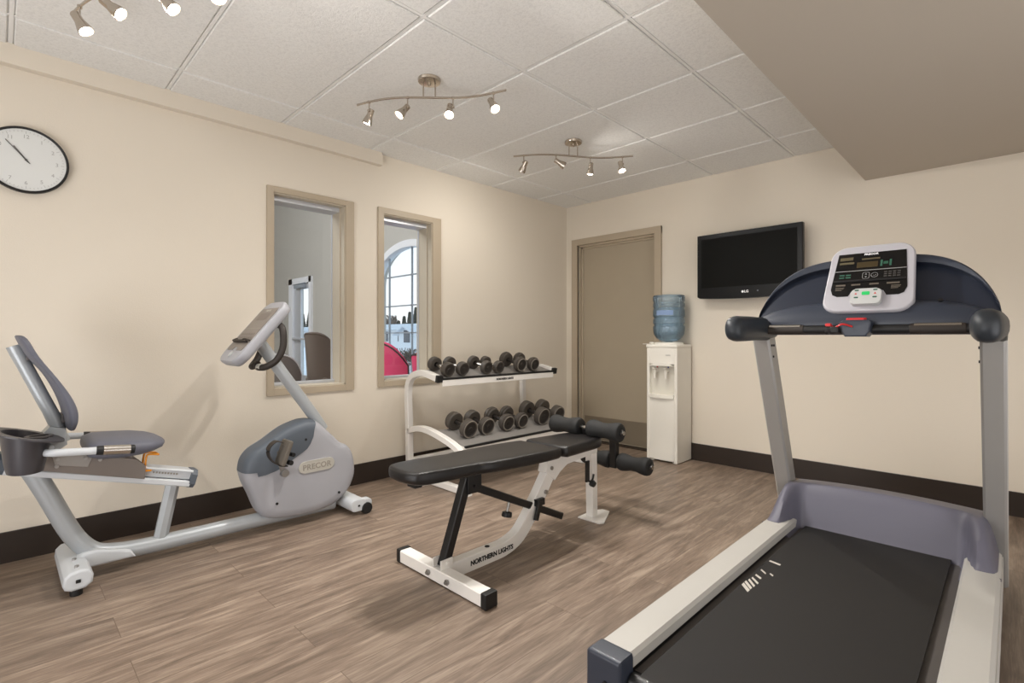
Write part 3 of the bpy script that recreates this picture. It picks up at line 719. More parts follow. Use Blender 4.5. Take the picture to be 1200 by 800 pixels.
def shelf(xf_, zf, xb, zb, lipz):
    # two black rails (front, back) on a white tray with a white front lip
    bm = nb(); prism(bm, [(xf_,zf-.012),(xf_,zf-.018),(xb,zb-.018),(xb,zb-.008),(xf_,zf-.008)], 'y', RY0+.024, RY1-.024); 
    tr = obj('shelf_tray', bm, M['white'], rk, smooth=0)
    bm = nb(); prism(bm, [(xf_+.004,zf-.010),(xf_+.004,zf-.055),(xf_-.002,zf-.057),(xf_-.004,zf-.010)], 'y', RY0+.024, RY1-.024); obj('front_lip', bm, M['white'], rk, smooth=0)
    bm = nb(); box(bm, xf_-.012, xf_+.007, RY0+.023, RY1-.023, zf-.012, zf+.004, bev=.003); obj('edge_strip', bm, M['plastic_black'], rk)
    sl = (zb-zf)/(xb-xf_)
    bm = nb(); prism(bm, [(xf_-.012,zf-.012*sl-.008),(xf_-.012,zf-.012*sl-.004),(xb+.02,zb-.004),(xb+.02,zb-.008)], 'y', RY0+.024, RY1-.024); obj('shelf_mat', bm, mat('shelf_mat_grey',(128,124,120),.6), rk, smooth=0)
shelf(-2.850,.752,-3.10,.806,0); shelf(-2.600,.312,-2.93,.384,0)
text('maker_lettering', 'NORTHERN LIGHTS', .021, M['lettering_black'], rk, basis((-2.8445,2.80,.717),(0,1,0),(0,0,1)), bold=.0008)
bm = nb(); bar(bm, [(-3.215,RY0,.12),(-3.215,RY1,.12)], .04, .04, (0,0,1)); obj('cross_bar', bm, M['white'], rk)

def dumbbell(r, hd, gap, style, label, group):
    # built along local X, centred on its handle
    t = thing('dumbbell', label, 'dumbbell', (0,0,0), group)
    bm = nb(); lathe(bm, [(.012,-gap/2-.01),(.0135,-gap/4),(.0145,0),(.0135,gap/4),(.012,gap/2+.01)], (0,0,0), (1,0,0), 16); obj('handle', bm, M['rubberdark'] if style else M['chrome'], t)
    for s in (-1,1):
        a = s*gap/2
        if style == 2:
            prof = [(.02,0),(r*.86,0),(r*.90,.004),(r*.90,hd*.3),(r*.985,hd*.34),(r,hd*.42),(r,hd*.68),(r*.97,hd*.76),(r*.86,hd*.80),(r*.84,hd*.97),(r*.76,hd),(r*.70,hd*.985)]
        else:
            prof = [(.02,0),(r*.93,0),(r*.985,.004),(r,.010),(r,hd-.010),(r*.97,hd-.004),(r*.88,hd),(r*.74,hd*.99)]
        bm = nb(); lathe(bm, prof, (a,0,0), (s,0,0), 32, cap=False); h = obj('weight', bm, M['rubber'], t)
        bm = nb(); rr = r*(.71 if style==2 else .75); lathe(bm, [(rr,hd*.975),(rr*.97,hd*.93),(rr*.35,hd*.92),(rr*.30,hd*.97),(0,hd*.97)], (a,0,0), (s,0,0), 28, cap=False); obj('end_disc', bm, M['rubberdark'], h)
        if style:
            bm = nb(); k = .79 if style==2 else .90
            lathe(bm, [(r*k-.004,hd*.985),(r*k,hd+.0015),(r*k+.0045,hd*.985)], (a,0,0), (s,0,0), 32, cap=False); obj('rim_ring', bm, M['ring'], h)
    return t
ordn = ['first','second','third','fourth','fifth','sixth']
protos = {}
def place_dumb(x, y, zc, tilt, r, hd, gap, style, label, group):
    key = (r,hd,gap,style)
    if key not in protos:
        t = dumbbell(r,hd,gap,style,label,group); protos[key] = t
    else:
        src = protos[key]; t = src.copy(); C.objects.link(t)
        for ch in list(src.children):
            c = ch.copy(); C.objects.link(c); c.parent = t
            for g in ch.children:
                d = g.copy(); C.objects.link(d); d.parent = c
    t['label'] = label; t['group'] = group
    t.location = (x,y,zc); t.rotation_euler = (random.uniform(-.3,.3), tilt, 0)
T1 = math.atan2(.806-.752, .25)
def rest(x, xf_, zf, sl, r): return zf + (xf_-x)*sl - .004 + r/math.cos(math.atan(sl)) + .001
for i,(y,r,hd,st) in enumerate([(2.268,.053,.046,0),(2.405,.052,.044,0),(2.645,.052,.044,0),(2.772,.049,.042,0),(3.012,.063,.054,2),(3.172,.059,.052,2)]):
    sl = .054/.25; xc = -2.968
    place_dumb(xc, y, rest(xc,-2.85,.752,sl,r), math.atan(sl), r, hd, .115, st,
        ('%s black dumbbell from the left on the upper shelf'%ordn[i]) + (', stepped head' if st==2 else ''), 'dumbbells on the upper rack shelf')
for i,(y,r,hd,st) in enumerate([(2.318,.066,.052,1),(2.487,.064,.050,1),(2.69,.066,.056,2),(2.850,.063,.054,2),(3.09,.071,.058,1),(3.282,.069,.058,1)]):
    sl = .072/.33; xc = -2.80
    place_dumb(xc, y, rest(xc,-2.6,.312,sl,r), math.atan(sl), r, hd, .112, st,
        ('%s black dumbbell from the left on the lower shelf'%ordn[i]) + (', stepped head' if st==2 else ', grey rim'), 'dumbbells on the lower rack shelf')

# ------------------------------------------------------------------ weight bench
BX = -1.745
wb_ = thing('weight_bench', 'black padded weight bench on white frame with foam leg rollers', 'weight bench', (BX,1.8,0))
bm = nb(); bar(bm, [(-2.015,1.332,.031),(-1.455,1.332,.031)], .058, .055, (0,0,1)); obj('cross_foot', bm, M['white'], wb_)
for a,b in ((-2.042,-2.012),(-1.458,-1.425)):
    bm = nb(); box(bm, a, b, 1.300, 1.364, .001, .062, bev=.006); obj('foot_cap', bm, M['plastic_black'], wb_)
for dx in (-.045,.085):
    bm = nb(); cyl(bm, (BX+dx,1.300,.034), (BX+dx,1.292,.034), .012, 6); cyl(bm, (BX+dx,1.294,.034), (BX+dx,1.285,.034), .006, 10); obj('bolt', bm, M['zinc'], wb_)
bm = nb(); bar(bm, [(BX,1.358,.033),(BX,1.60,.033),(BX,1.70,.036),(BX,1.79,.062),(BX,1.86,.120),(BX,1.95,.225),(BX,2.035,.335),(BX,2.06,.375)], .05, .072, (0,0,1), sm=5); sp = obj('spine', bm, M['white'], wb_)
text('maker_lettering', 'NORTHERN LIGHTS', .030, M['lettering_black'], sp, basis((BX+.0256,1.612,.034),(0,1,0),(0,0,1)), bold=.0012)
bm = nb(); cyl(bm, (BX,1.60,.068), (BX,1.60,.071), .012, 14); obj('plug', bm, M['plastic_black'], sp)
# gusset and bracket at the hinge
bm = nb(); prism(bm, [(1.985,.345),(2.06,.29),(2.10,.33),(2.16,.36),(2.44,.375),(2.44,.415),(2.05,.42),(2.0,.40)], 'x', BX-.028, BX+.028, bev=.003); obj('seat_beam', bm, M['white'], wb_)
bm = nb(); bar(bm, [(BX,1.215,.450),(BX,1.62,.437),(BX,2.03,.420)], .05, .036, (0,0,1)); obj('back_beam', bm, M['white'], wb_)
bm = nb(); box(bm, BX-.028, BX+.028, 1.180, 1.218, .430, .472, bev=.004); obj('beam_cap', bm, M['plastic_black'], wb_)
def pad(name, outline, z0a, z1a, slope, yref, th, par):
    # upholstered pad: outline in x,y, rounded edge, gently crowned
    bm = nb(); layers = [(.90,-.0,th*0),(.985,0,th*.16),(1.0,0,th*.45),(.99,0,th*.78),(.955,0,th*.95),(.86,0,th*1.03),(.6,0,th*1.06),(.25,0,th*1.07)]
    cxp = sum(p[0] for p in outline)/len(outline); cyp = sum(p[1] for p in outline)/len(outline)
    rings = []
    ext = .5*(max(p[0] for p in outline)-min(p[0] for p in outline))
    for k,_,h in layers:
        ring = []
        for (x,y) in outline:
            dx, dy = x-cxp, y-cyp; L_ = math.hypot(dx,dy); 
            ins = (1-k)*ext
            f = max(0,(L_-ins)/L_) if k > .8 else k*((L_-(1-.86)*ext)/L_)/.86
            X,Y = cxp+dx*f, cyp+dy*f
            ring.append(bm.verts.new((X, Y, z0a + slope*(Y-yref) + h)))
        rings.append(ring)
    n = len(outline)
    for A,B in zip(rings, rings[1:]):
        for i in range(n): bm.faces.new((A[i],A[(i+1)%n],B[(i+1)%n],B[i]))
    bm.faces.new(rings[0][::-1]); bm.faces.new(rings[-1])
    return obj(name, bm, M['vinyl'], par, smooth=60)
back = [(BX-.075,1.125),(BX,1.112),(BX+.075,1.125),(BX+.112,1.17),(BX+.125,1.36),(BX+.128,1.45),(BX+.145,1.53),(BX+.148,1.70),(BX+.142,1.95),(BX+.10,1.985),(BX-.10,1.985),(BX-.142,1.95),(BX-.148,1.70),(BX-.145,1.53),(BX-.128,1.45),(BX-.125,1.36),(BX-.112,1.17)]
bo = [(p.x,p.y) for p in smooth_pts([(x,y,0) for x,y in back], 4, True)]
pad('back_pad', bo, .462, 0, -.030, 1.2, .05, wb_)
seat_o = [(BX-.13,2.01),(BX,1.998),(BX+.13,2.01),(BX+.142,2.05),(BX+.135,2.2),(BX+.118,2.34),(BX+.08,2.375),(BX-.08,2.375),(BX-.118,2.34),(BX-.135,2.2),(BX-.142,2.05)]
so = [(p.x,p.y) for p in smooth_pts([(x,y,0) for x,y in seat_o], 4, True)]
pad('seat_pad', so, .432, 0, -.012, 2.2, .055, wb_)
# support post, ladder lever, bracket, knobs
bm = nb(); bar(bm, [(BX,1.345,.06),(BX,1.475,.412)], .042, .042, (0,1,0)); obj('support_post', bm, M['blacksteel'], wb_)
bm = nb()
for s in (-1,1): box(bm, BX+s*.026-.003, BX+s*.026+.003, 1.31, 1.375, .05, .098, bev=.002)
cyl(bm, (BX-.035,1.345,.08), (BX+.036,1.345,.08), .007, 10); obj('post_bracket', bm, M['white'], wb_)
bm = nb()
for s in (-1,1): box(bm, BX+s*.026-.003, BX+s*.026+.003, 1.46, 1.54, .345, .43, bev=.002)
cyl(bm, (BX-.035,1.50,.375), (BX+.036,1.50,.375), .008, 10); obj('hinge_bracket', bm, M['blacksteel'], wb_)
bm = nb(); bar(bm, [(BX+.012,1.50,.372),(BX+.012,2.13,.082)], .022, .036, (0,0,1)); obj('ladder_bar', bm, M['blacksteel'], wb_)
bm = nb(); bar(bm, [(BX+.040,1.925,.215),(BX+.040,1.895,.125)], .016, .030, (0,1,0)); box(bm, BX+.02, BX+.045, 1.90, 1.96, .190, .225, bev=.003); obj('slide_catch', bm, M['blacksteel'], wb_)
bm = nb(); cyl(bm, (BX+.012,1.735,.255), (BX+.012,1.72,.205), .007, 10); kb = obj('pull_pin', bm, M['zinc'], wb_)
bm = nb(); lathe(bm, [(0,0),(.024,.001),(.026,.006),(.024,.022),(.012,.026),(0,.027)], (BX+.012,1.716,.180), (0,.2,1), 14); obj('knob', bm, M['plastic_black'], kb)
bm = nb(); cyl(bm, (BX-.04,1.985,.245), (BX+.036,1.985,.245), .011, 14); cyl(bm, (BX+.024,2.03,.36), (BX+.034,2.03,.36), .011, 6); obj('bolt', bm, M['zinc'], wb_)
# rear leg
bm = nb(); bar(bm, [(BX,2.418,.375),(BX,2.425,.006)], .05, .05, (0,1,0)); obj('leg', bm, M['white'], wb_)
bm = nb(); P = [(BX-.045,2.35),(BX+.10,2.352),(BX+.115,2.38),(BX+.06,2.50),(BX+.03,2.56),(BX-.02,2.56),(BX-.05,2.50)]
prism(bm, P, 'z', 0, .008, bev=.002); obj('foot_plate', bm, M['white'], wb_)
bm = nb(); box(bm, BX+.024, BX+.036, 2.325, 2.355, .225, .345, bev=.002); tube(bm, [(BX+.03,2.34,.235),(BX+.034,2.36,.225),(BX+.034,2.385,.232),(BX+.034,2.395,.26)], .006, 8, sm=3); lk = obj('locking_hook', bm, M['blacksteel'], wb_)
bm = nb(); lathe(bm, [(0,0),(.018,0),(.02,.008),(.016,.026),(0,.028)], (BX+.03,2.375,.215), (.8,0,-.3), 12); obj('knob', bm, M['plastic_black'], lk)
# leg developer
bm = nb(); bar(bm, [(BX,2.40,.385),(BX,2.385,.46),(BX,2.365,.525)], .036, .036, (0,1,0)); bar(bm, [(BX,2.385,.452),(BX,2.50,.470),(BX,2.61,.465),(BX,2.645,.44),(BX,2.655,.40),(BX,2.66,.245)], .045, .045, (0,1,0), sm=4); obj('leg_developer_arm', bm, M['blacksteel'], wb_)
for (y,z) in ((2.362,.525),(2.668,.285)):
    bm = nb(); cyl(bm, (BX-.245,y,z), (BX+.255,y,z), .012, 14); obj('roller_shaft', bm, M['chrome'], wb_)
    for s in (-1,1):
        a, b = (BX+s*.028, BX+s*.240)
        L_ = abs(b-a)
        prof = [(.013,0),(.038,0),(.048,.006),(.053,.018),(.053,.034),(.048,.062),(.042,L_/2-.02),(.042,L_/2+.02),(.048,L_-.062),(.053,L_-.034),(.053,L_-.018),(.048,L_-.006),(.038,L_),(.013,L_)]
        bm = nb(); lathe(bm, prof, (a,y,z), (s,0,0), 28, cap=False); rl = obj('foam_roller', bm, M['foam'], wb_)
        bm = nb(); lathe(bm, [(.020,0),(.020,.004),(.012,.008),(0,.009)], (b,y,z), (s,0,0), 16); obj('end_cap', bm, M['plastic_black'], rl)

# ------------------------------------------------------------------ recumbent exercise bike
KX = -2.88
bk = thing('exercise_bike', 'grey recumbent exercise bike with bucket seat along left wall', 'exercise bike', (KX,.8,0))
bm = nb(); tube(bm, [(KX,.095,.50),(KX,.145,.385),(KX,.21,.225),(KX,.255,.145),(KX,.305,.098),(KX,.38,.078),(KX,.47,.070),(KX,.62,.068),(KX,.95,.066),(KX,1.40,.060)], .037, 20, sm=6); obj('main_tube', bm, M['bikesilver'], bk)
bm = nb(); bar(bm, [(KX,.595,.36),(KX,.540,.085)], .05, .056, (0,1,0), bev=.02); obj('seat_post', bm, M['bikesilver'], bk)
# rear stabiliser
bm = nb(); prism(bm, [(.178,.052),(.182,.082),(.20,.10),(.235,.107),(.262,.10),(.275,.075),(.272,.045),(.25,.028),(.205,.025),(.185,.034)], 'x', KX-.215, KX+.21, bev=.012, seg=3); rs = obj('rear_stabiliser', bm, M['bikelight'], bk)
bm = nb(); prism(bm, [(.205,.05),(.235,.105),(.255,.118),(.30,.122),(.42,.085),(.44,.05)], 'x', KX-.045, KX+.055, bev=.012, seg=3); obj('stabiliser_bracket', bm, M['bikelight'], bk)
for s in (-1,1):
    bm = nb(); cyl(bm, (KX+s*.18,.222,.0), (KX+s*.18,.222,.03), .021, 16, bev=.004); obj('rubber_foot', bm, M['plastic_black'], rs)
bm = nb(); box(bm, KX+.205, KX+.213, .218, .234, .056, .070, bev=.002); obj('end_slot', bm, M['plastic_black'], rs)
for q in (.065,.16):
    bm = nb(); cyl(bm, (KX+q,.225,.10), (KX+q,.225,.112), .008, 6); obj('bolt', bm, M['zinc'], rs)
# front stabiliser
bm = nb(); prism(bm, rrect(1.485,.058,.10,.072,.03,4), 'x', KX-.17, KX+.155, bev=.008); fs_ = obj('front_stabiliser', bm, M['bikelight'], bk)
bm = nb(); cyl(bm, (KX+.12,1.535,.033), (KX+.165,1.535,.033), .033, 20, bev=.006); cyl(bm, (KX-.165,1.535,.033), (KX-.12,1.535,.033), .033, 20, bev=.006); obj('transport_wheels', bm, M['plastic_black'], fs_)
bm = nb(); prism(bm, rrect(1.535,.06,.075,.05,.022,4), 'x', KX+.10, KX+.15, bev=.006); obj('wheel_cover', bm, M['bikelight'], fs_)
bm = nb(); box(bm, KX+.152, KX+.158, 1.478, 1.490, .052, .062, bev=.001); obj('end_slot', bm, M['plastic_black'], fs_)
# seat rail (aluminium beam sloping down to the front)
d = Vector((0,.633,-.178)).normalized(); up = Vector((1,0,0)).cross(d); up = Vector((0,-d.z,d.y))
pA = Vector((KX,.02,.530)); pB = Vector((KX,.655,.351))
bm = nb(); bar(bm, [pA+up*-.018, pB+up*-.018], .105, .028, (0,0,1), bev=.005); bar(bm, [pA+up*.018, pB+up*.022], .07, .045, (0,0,1), bev=.004); bar(bm, [pA+up*.036, pB+up*.040], .100, .012, (0,0,1)); rl = obj('seat_rail', bm, M['bikelight'], bk)
bm = nb(); bar(bm, [pB+up*.006-d*.004, pB+up*.006+d*.022], .108, .085, (0,0,1), bev=.02); bar(bm, [pA+up*.006-d*.03, pA+up*.006], .108, .08, (0,0,1), bev=.02); obj('rail_end_cap', bm, M['bikenavy'], rl)
bm = nb()
for k in range(9):
    p = pA.lerp(pB, .76+.018*k)+up*.022; box(bm, KX+.034, KX+.037, p.y-.0035, p.y+.0035, p.z-.004, p.z+.004)
obj('position_marks', bm, M['badgetext'], rl)
# carriage
bm = nb(); prism(bm, [(.118,.498),(.15,.560),(.27,.545),(.44,.492),(.475,.455),(.470,.395)], 'x', KX-.062, KX+.062, bev=.004); cg = obj('seat_carriage', bm, M['carriage'], bk)
bm = nb(); prism(bm, [(.155,.552),(.165,.512),(.27,.488),(.285,.530),(.27,.548)], 'x', KX+.061, KX+.067, bev=.002); obj('side_plate', bm, mat('side_plate_grey',(150,146,142),.4,metal=.3), cg)
for (y,z) in ((.172,.537),(.17,.508),(.262,.527),(.31,.512)):
    bm = nb(); cyl(bm, (KX+.06,y,z), (KX+.072,y,z), .007, 10); obj('screw', bm, M['zinc'], cg)
bm = nb(); box(bm, KX-.05, KX+.05, .33, .43, .475, .53, bev=.006); obj('seat_block', bm, M['carriage'], cg)
bm = nb()
for dx in (-.028,.028): tube(bm, [(KX+dx+.02,.472,.430),(KX+dx+.02,.478,.492),(KX+dx+.02,.490,.503),(KX+dx+.02,.525,.497)], .0042, 8, sm=3)
tube(bm, [(KX+.048,.525,.497),(KX+.048,.545,.480),(KX-.008,.545,.480),(KX-.008,.525,.497)][:0] or [(KX+.048,.525,.497),(KX-.008,.525,.497)], .0042, 8); tube(bm, [(KX+.048,.472,.430),(KX+.048,.497,.428)], .0042, 8)
lab(obj('adjust_lever', bm, M['orange'], bk), 'orange bent wire lever')
# seat cushion: rounded saddle, waterfall front, highest rear
def cushion(sections, parent, name, m):
    # sections: list of (y, z, halfwidth, thickness, dish) lofted front to back
    bm = nb(); rings = []
    for (y,z,hw,th,dish) in sections:
        r = []
        for k in range(24):
            a = 2*PI*k/24; cx_, sx_ = math.cos(a), math.sin(a)
            x = math.copysign(abs(cx_)**.55, cx_)*hw; h = math.copysign(abs(sx_)**.75, sx_)*th/2
            r.append(bm.verts.new((KX+x, y, z+h+dish*(abs(x)/max(hw,.01))**2)))
        rings.append(r)
    for A,B in zip(rings, rings[1:]):
        for k in range(24): bm.faces.new((A[k],A[(k+1)%24],B[(k+1)%24],B[k]))
    bm.faces.new(rings[0][::-1]); bm.faces.new(rings[-1])
    return obj(name, bm, m, parent, smooth=60)
cushion([(.262,.565,.15,.03,.0),(.268,.566,.175,.065,.003),(.30,.565,.19,.088,.004),(.37,.562,.195,.092,.0),(.44,.563,.19,.082,-.004),(.49,.564,.172,.062,-.006),(.525,.562,.13,.040,-.006),(.545,.560,.07,.016,-.003)], bk, 'seat_cushion', M['cushion'])
# back frame tube and back cushion
for dx in (0,):
    bm = nb(); tube(bm, [(KX,.185,.600),(KX,.172,.680),(KX,.128,.795),(KX,.082,.912),(KX,.045,1.008)], [.032,.026,.025,.025,.026], 16, sm=4); bf = obj('back_tube', bm, M['bikesilver'], bk)
bm = nb(); prism(bm, [(.125,.64),(.150,.672),(.20,.66),(.205,.59),(.17,.565)], 'x', KX-.045, KX+.045, bev=.004); obj('back_bracket', bm, M['bikesilver'], bk)
bm = nb(); cyl(bm, (KX-.06,.172,.618), (KX+.06,.172,.618), .016, 14, bev=.003); obj('pivot', bm, M['bikesilver'], bk)
front_c = [(.050,1.050),(.075,1.040),(.111,.964),(.167,.871),(.208,.798),(.229,.741),(.229,.695),(.212,.655)]
rear_c  = [(.046,1.046),(.060,1.008),(.086,.955),(.128,.893),(.162,.820),(.186,.745),(.196,.685),(.205,.655)]
bm = nb(); rings = []
fr_ = smooth_pts([(0,a,b) for a,b in front_c],4); re_ = smooth_pts([(0,a,b) for a,b in rear_c],4); n = len(fr_)
for i,(f,r) in enumerate(zip(fr_,re_)):
    u = i/(n-1); hw = .165*(1-abs(2*u-1)**6*.35); ring = []
    for k in range(24):
        a = 2*PI*k/24; cx_, sx_ = math.cos(a), math.sin(a); x = math.copysign(abs(cx_)**.6, cx_)*hw
        t_ = (sx_+1)/2; p = r.lerp(f, t_); p.y += .012*(abs(x)/hw)**2*(1 if sx_>0 else .3)
        ring.append(bm.verts.new((KX+x, p.y, p.z)))
    rings.append(ring)
for A,B in zip(rings, rings[1:]):
    for k in range(24): bm.faces.new((A[k],A[(k+1)%24],B[(k+1)%24],B[k]))
bm.faces.new(rings[0]); bm.faces.new(rings[-1][::-1]); obj('back_cushion', bm, M['cushion'], bk, smooth=60)
for (y,z,y2,z2) in ((.062,.985,.088,.965),(.160,.70,.195,.700)):
    bm = nb(); cyl(bm, (KX,y,z),(KX,y2,z2), .012, 12); box(bm, KX-.05, KX+.05, y2-.008, y2+.004, z2-.018, z2+.018, bev=.003); obj('cushion_mount', bm, M['darkgrey'], bk)
# handles with sensor grips
for s,yo in ((1,0),(-1,.0)):
    xx = KX+s*.225
    bm = nb(); tube(bm, [(KX+s*.04,.150,.585),(KX+s*.15,.125,.590),(xx-s*.02,.135,.592),(xx,.175,.590),(xx,.29,.580)], .015, 14, sm=5); hb = obj('side_handle', bm, M['bikelight'], bk)
    bm = nb(); cyl(bm, (xx,.280,.581), (xx,.408,.568), .0185, 18, bev=.003); g_ = obj('hand_grip', bm, M['plastic_black'], hb)
    bm = nb(); cyl(bm, (xx,.303,.5787), (xx,.392,.5696), .0195, 18); obj('sensor_plate', bm, M['chrome'], g_)
# storage tub beside the seat
bm = nb(); rr_ = []
TXc, TYc = KX+.135, .074
for z,ry,rx,fl_ in ((.518,.040,.060,0),(.519,.054,.085,0),(.56,.062,.098,0),(.630,.070,.112,.6),(.655,.074,.118,1),(.658,.116,.150,1),(.664,.116,.150,1),(.664,.068,.112,1),(.63,.064,.104,.6),(.56,.056,.090,0),(.53,.048,.076,0)):
    ring = []
    for k in range(36):
        a = 2*PI*k/36; dy = ry*math.sin(a); ring.append(bm.verts.new((TXc+rx*math.cos(a), TYc+dy, z-.30*dy*fl_)))
    rr_.append(ring)
for A,B in zip(rr_, rr_[1:]):
    for k in range(36): bm.faces.new((A[k],A[(k+1)%36],B[(k+1)%36],B[k]))
bm.faces.new(rr_[0][::-1]); bm.faces.new(rr_[-1]); obj('storage_tub', bm, M['tub'], bk)
bm = nb(); lathe(bm, [(.030,.60),(.034,.645),(.044,.648),(.044,.654),(.030,.654),(.028,.60)], (KX+.10,.115,-.006), (0,0,1), 28); obj('bottle_ring', bm, M['darkgrey'], bk)
# shroud
SH = [(.889,.365),(.902,.408),(.938,.449),(1.005,.485),(1.098,.544),(1.179,.571),(1.221,.576),(1.264,.570),(1.30,.545),(1.37,.475),(1.426,.418),(1.463,.400),(1.497,.345),(1.511,.249),(1.495,.182),(1.454,.119),(1.379,.070),(1.247,.048),(1.082,.058),(1.005,.080),(.965,.123),(.931,.21),(.902,.278),(.889,.326)]
SHs = [(p.x,p.y) for p in smooth_pts([(a,b,0) for a,b in SH],3,True)]
bm = nb()
cyS = sum(p[0] for p in SHs)/len(SHs); czS = sum(p[1] for p in SHs)/len(SHs)
lay = [(KX-.085,.80),(KX-.082,.90),(KX-.065,.975),(KX-.035,1),(KX+.035,1),(KX+.062,.975),(KX+.078,.92),(KX+.084,.80),(KX+.086,.4)]
rg = [[bm.verts.new((x, cyS+(y-cyS)*k, czS+(z-czS)*k)) for y,z in SHs] for x,k in lay]
for A,B in zip(rg, rg[1:]):
    for i in range(len(SHs)): bm.faces.new((A[i],A[(i+1)%len(SHs)],B[(i+1)%len(SHs)],B[i]))
bm.faces.new(rg[0][::-1]); bm.faces.new(rg[-1]); sh = obj('drive_shroud', bm, M['shroud'], bk, smooth=60)
# blue cover: follows the shell over its upper rear quarter, a few mm proud of it
ia = min(range(len(SHs)), key=lambda q: (SHs[q][0]-.889)**2+(SHs[q][1]-.340)**2)
ib = min(range(len(SHs)), key=lambda q: (SHs[q][0]-1.262)**2+(SHs[q][1]-.570)**2)
n_ = len(SHs); arc = []; q = ia
while True:
    arc.append(SHs[q % n_])
    if q % n_ == ib: break
    q += 1
inner = [(1.242,.485),(1.226,.448),(1.208,.424),(1.178,.404),(1.142,.385),(1.110,.364),(1.079,.347),(1.040,.330),(.987,.318),(.950,.316)]
bm = nb(); rg = []
for x,k in [(KX-.036,1.0),(KX+.036,1.0),(KX+.064,.975),(KX+.0805,.92),(KX+.0870,.80)]:
    rg.append([bm.verts.new((x, cyS+(y-cyS)*k*1.008, czS+(z-czS)*k*1.008)) for y,z in arc])
for A,B in zip(rg, rg[1:]):
    for i in range(len(arc)-1): bm.faces.new((A[i],A[i+1],B[i+1],B[i]))
iv = [bm.verts.new((KX+.0880, y, z)) for y,z in inner]
bm.faces.new(rg[-1]+iv)
obj('shroud_cover', bm, M['bikenavy'], bk, smooth=50, wn=False)
bm = nb(); prism(bm, rrect(1.262,.322,.205,.066,.032,6,.02), 'x', KX+.085, KX+.091, bev=.003); bd = obj('badge', bm, M['badge'], bk)
text('brand_lettering', 'PRECOR', .042, M['badgetext'], bd, basis((KX+.0915,1.262,.320),(0,1,.02),(0,-.02,1)), spacing=1.05, bold=.001)
for (y,z) in ((1.045,.155),(1.20,.475),(1.395,.14)):
    bm = nb(); cyl(bm, (KX+.076,y,z), (KX+.0885,y,z), .007, 12); obj('screw', bm, M['plastic_black'], bk)
# cranks and pedals
hub = (1.075,.318)
bm = nb(); cyl(bm, (KX-.12,*hub), (KX+.12,*hub), .013, 16); bar(bm, [(KX+.108,hub[0],hub[1]-.012),(KX+.112,1.048,.398)], .012, .028, (0,1,0), bev=.004); cyl(bm, (KX+.095,*hub), (KX+.125,*hub), .021, 16, bev=.004)
bar(bm, [(KX-.108,hub[0],hub[1]+.012),(KX-.112,1.10,.24)], .012, .028, (0,1,0), bev=.004); obj('crank', bm, M['zinc'], bk)
for s,(py,pz) in ((1,(1.047,.43)),(-1,(1.103,.215))):
    bm = nb(); x0_, x1_ = (KX+.125, KX+.225) if s>0 else (KX-.225, KX-.125)
    box(bm, x0_, x1_, py-.013, py+.013, pz-.052, pz+.078, bev=.009, rot=Matrix.Rotation(-.35,4,'X')); cyl(bm, (KX+s*.10,py,pz), (KX+s*.15,py,pz), .008, 10); pd = obj('pedal', bm, M['pedalp'], bk)
    bm = nb(); bar(bm, [(KX+s*.175,py-.010,pz+.066),(KX+s*.175,py-.045,pz+.076),(KX+s*.175,py-.078,pz+.045),(KX+s*.175,py-.072,pz-.005),(KX+s*.175,py-.030,pz-.048),(KX+s*.175,py+.012,pz-.058)], .045, .005, (0,1,0) if False else (0,0,1), sm=5, bev=.001)
    obj('pedal_strap', bm, M['strap'], pd)
    bm = nb(); cyl(bm, (KX+s*.19,py+.018,pz-.040), (KX+s*.215,py+.022,pz-.040), .013, 12); cyl(bm, (KX+s*.19,py+.03,pz+.0), (KX+s*.215,py+.034,pz+.0), .011, 12); obj('strap_buckle', bm, M['plastic_black'], pd)
# console mast and console
bm = nb(); tube(bm, [(KX,1.335,.505),(KX,1.285,.585),(KX,1.02,.965),(KX,.985,1.015)], .032, 20); obj('mast', bm, M['bikesilver'], bk)
cd = Vector((0,.27,.325)).normalized(); cn = Vector((0,-.325,.27)).normalized()   # up along the panel, facing rider
cO = Vector((KX,.968,1.062))
MX = basis(cO, (-1,0,0), cd)      # local x = left for the viewer side, y up the panel, z = toward rider
if MX.to_3x3().col[2].dot(cn) < 0: MX = basis(cO, (1,0,0), cd)
CW, CH = .285, .415
def rr2(w, h, r): return [(p.x,p.y) for p in [Vector((a,b,0)) for a,b in rrect(0,0,w,h,r,6)]]
bm = nb()
lay = [(-.030,.84),(-.026,.93),(-.010,.99),(.008,1),(.020,.985),(.026,.95)]
oc = rr2(CW,CH,.07)
rg = [[bm.verts.new((x*k*(1 if y>-.1 else 1), y*(1-(1-k)*.6), z)) for x,y in oc] for z,k in lay]
for A,B in zip(rg, rg[1:]):
    for i in range(len(oc)): bm.faces.new((A[i],A[(i+1)%len(oc)],B[(i+1)%len(oc)],B[i]))
bm.faces.new(rg[0][::-1]); bm.faces.new(rg[-1]); xf(bm, MX); cs = obj('console', bm, M['shroud'], bk, smooth=50)
bm = nb(); prism(bm, [(-.105,-.135),(-.03,-.135),(-.02,-.115),(.02,-.115),(.03,-.135),(.105,-.135),(.118,-.12),(.118,.140),(.108,.155),(-.108,.155),(-.118,.140),(-.118,-.12)], 'z', .0255, .0285); xf(bm, MX); ov = obj('display_panel', bm, M['overlay'], cs, smooth=0)
bm = nb(); box(bm, -.117,.117,.010,.013,.0285,.0292); box(bm, -.07,.07,.07,.12,.0285,.0292, mi=1); xf(bm, MX); obj('display_lines', bm, [M['badgetext'], M['carriage']], ov, smooth=0)
text('brand_lettering', 'PRECOR', .018, M['badge'], ov, MX @ Matrix.Translation((0,.138,.029)))
for r_ in range(2):
    for c_ in range(6):
        pass
bm = nb()
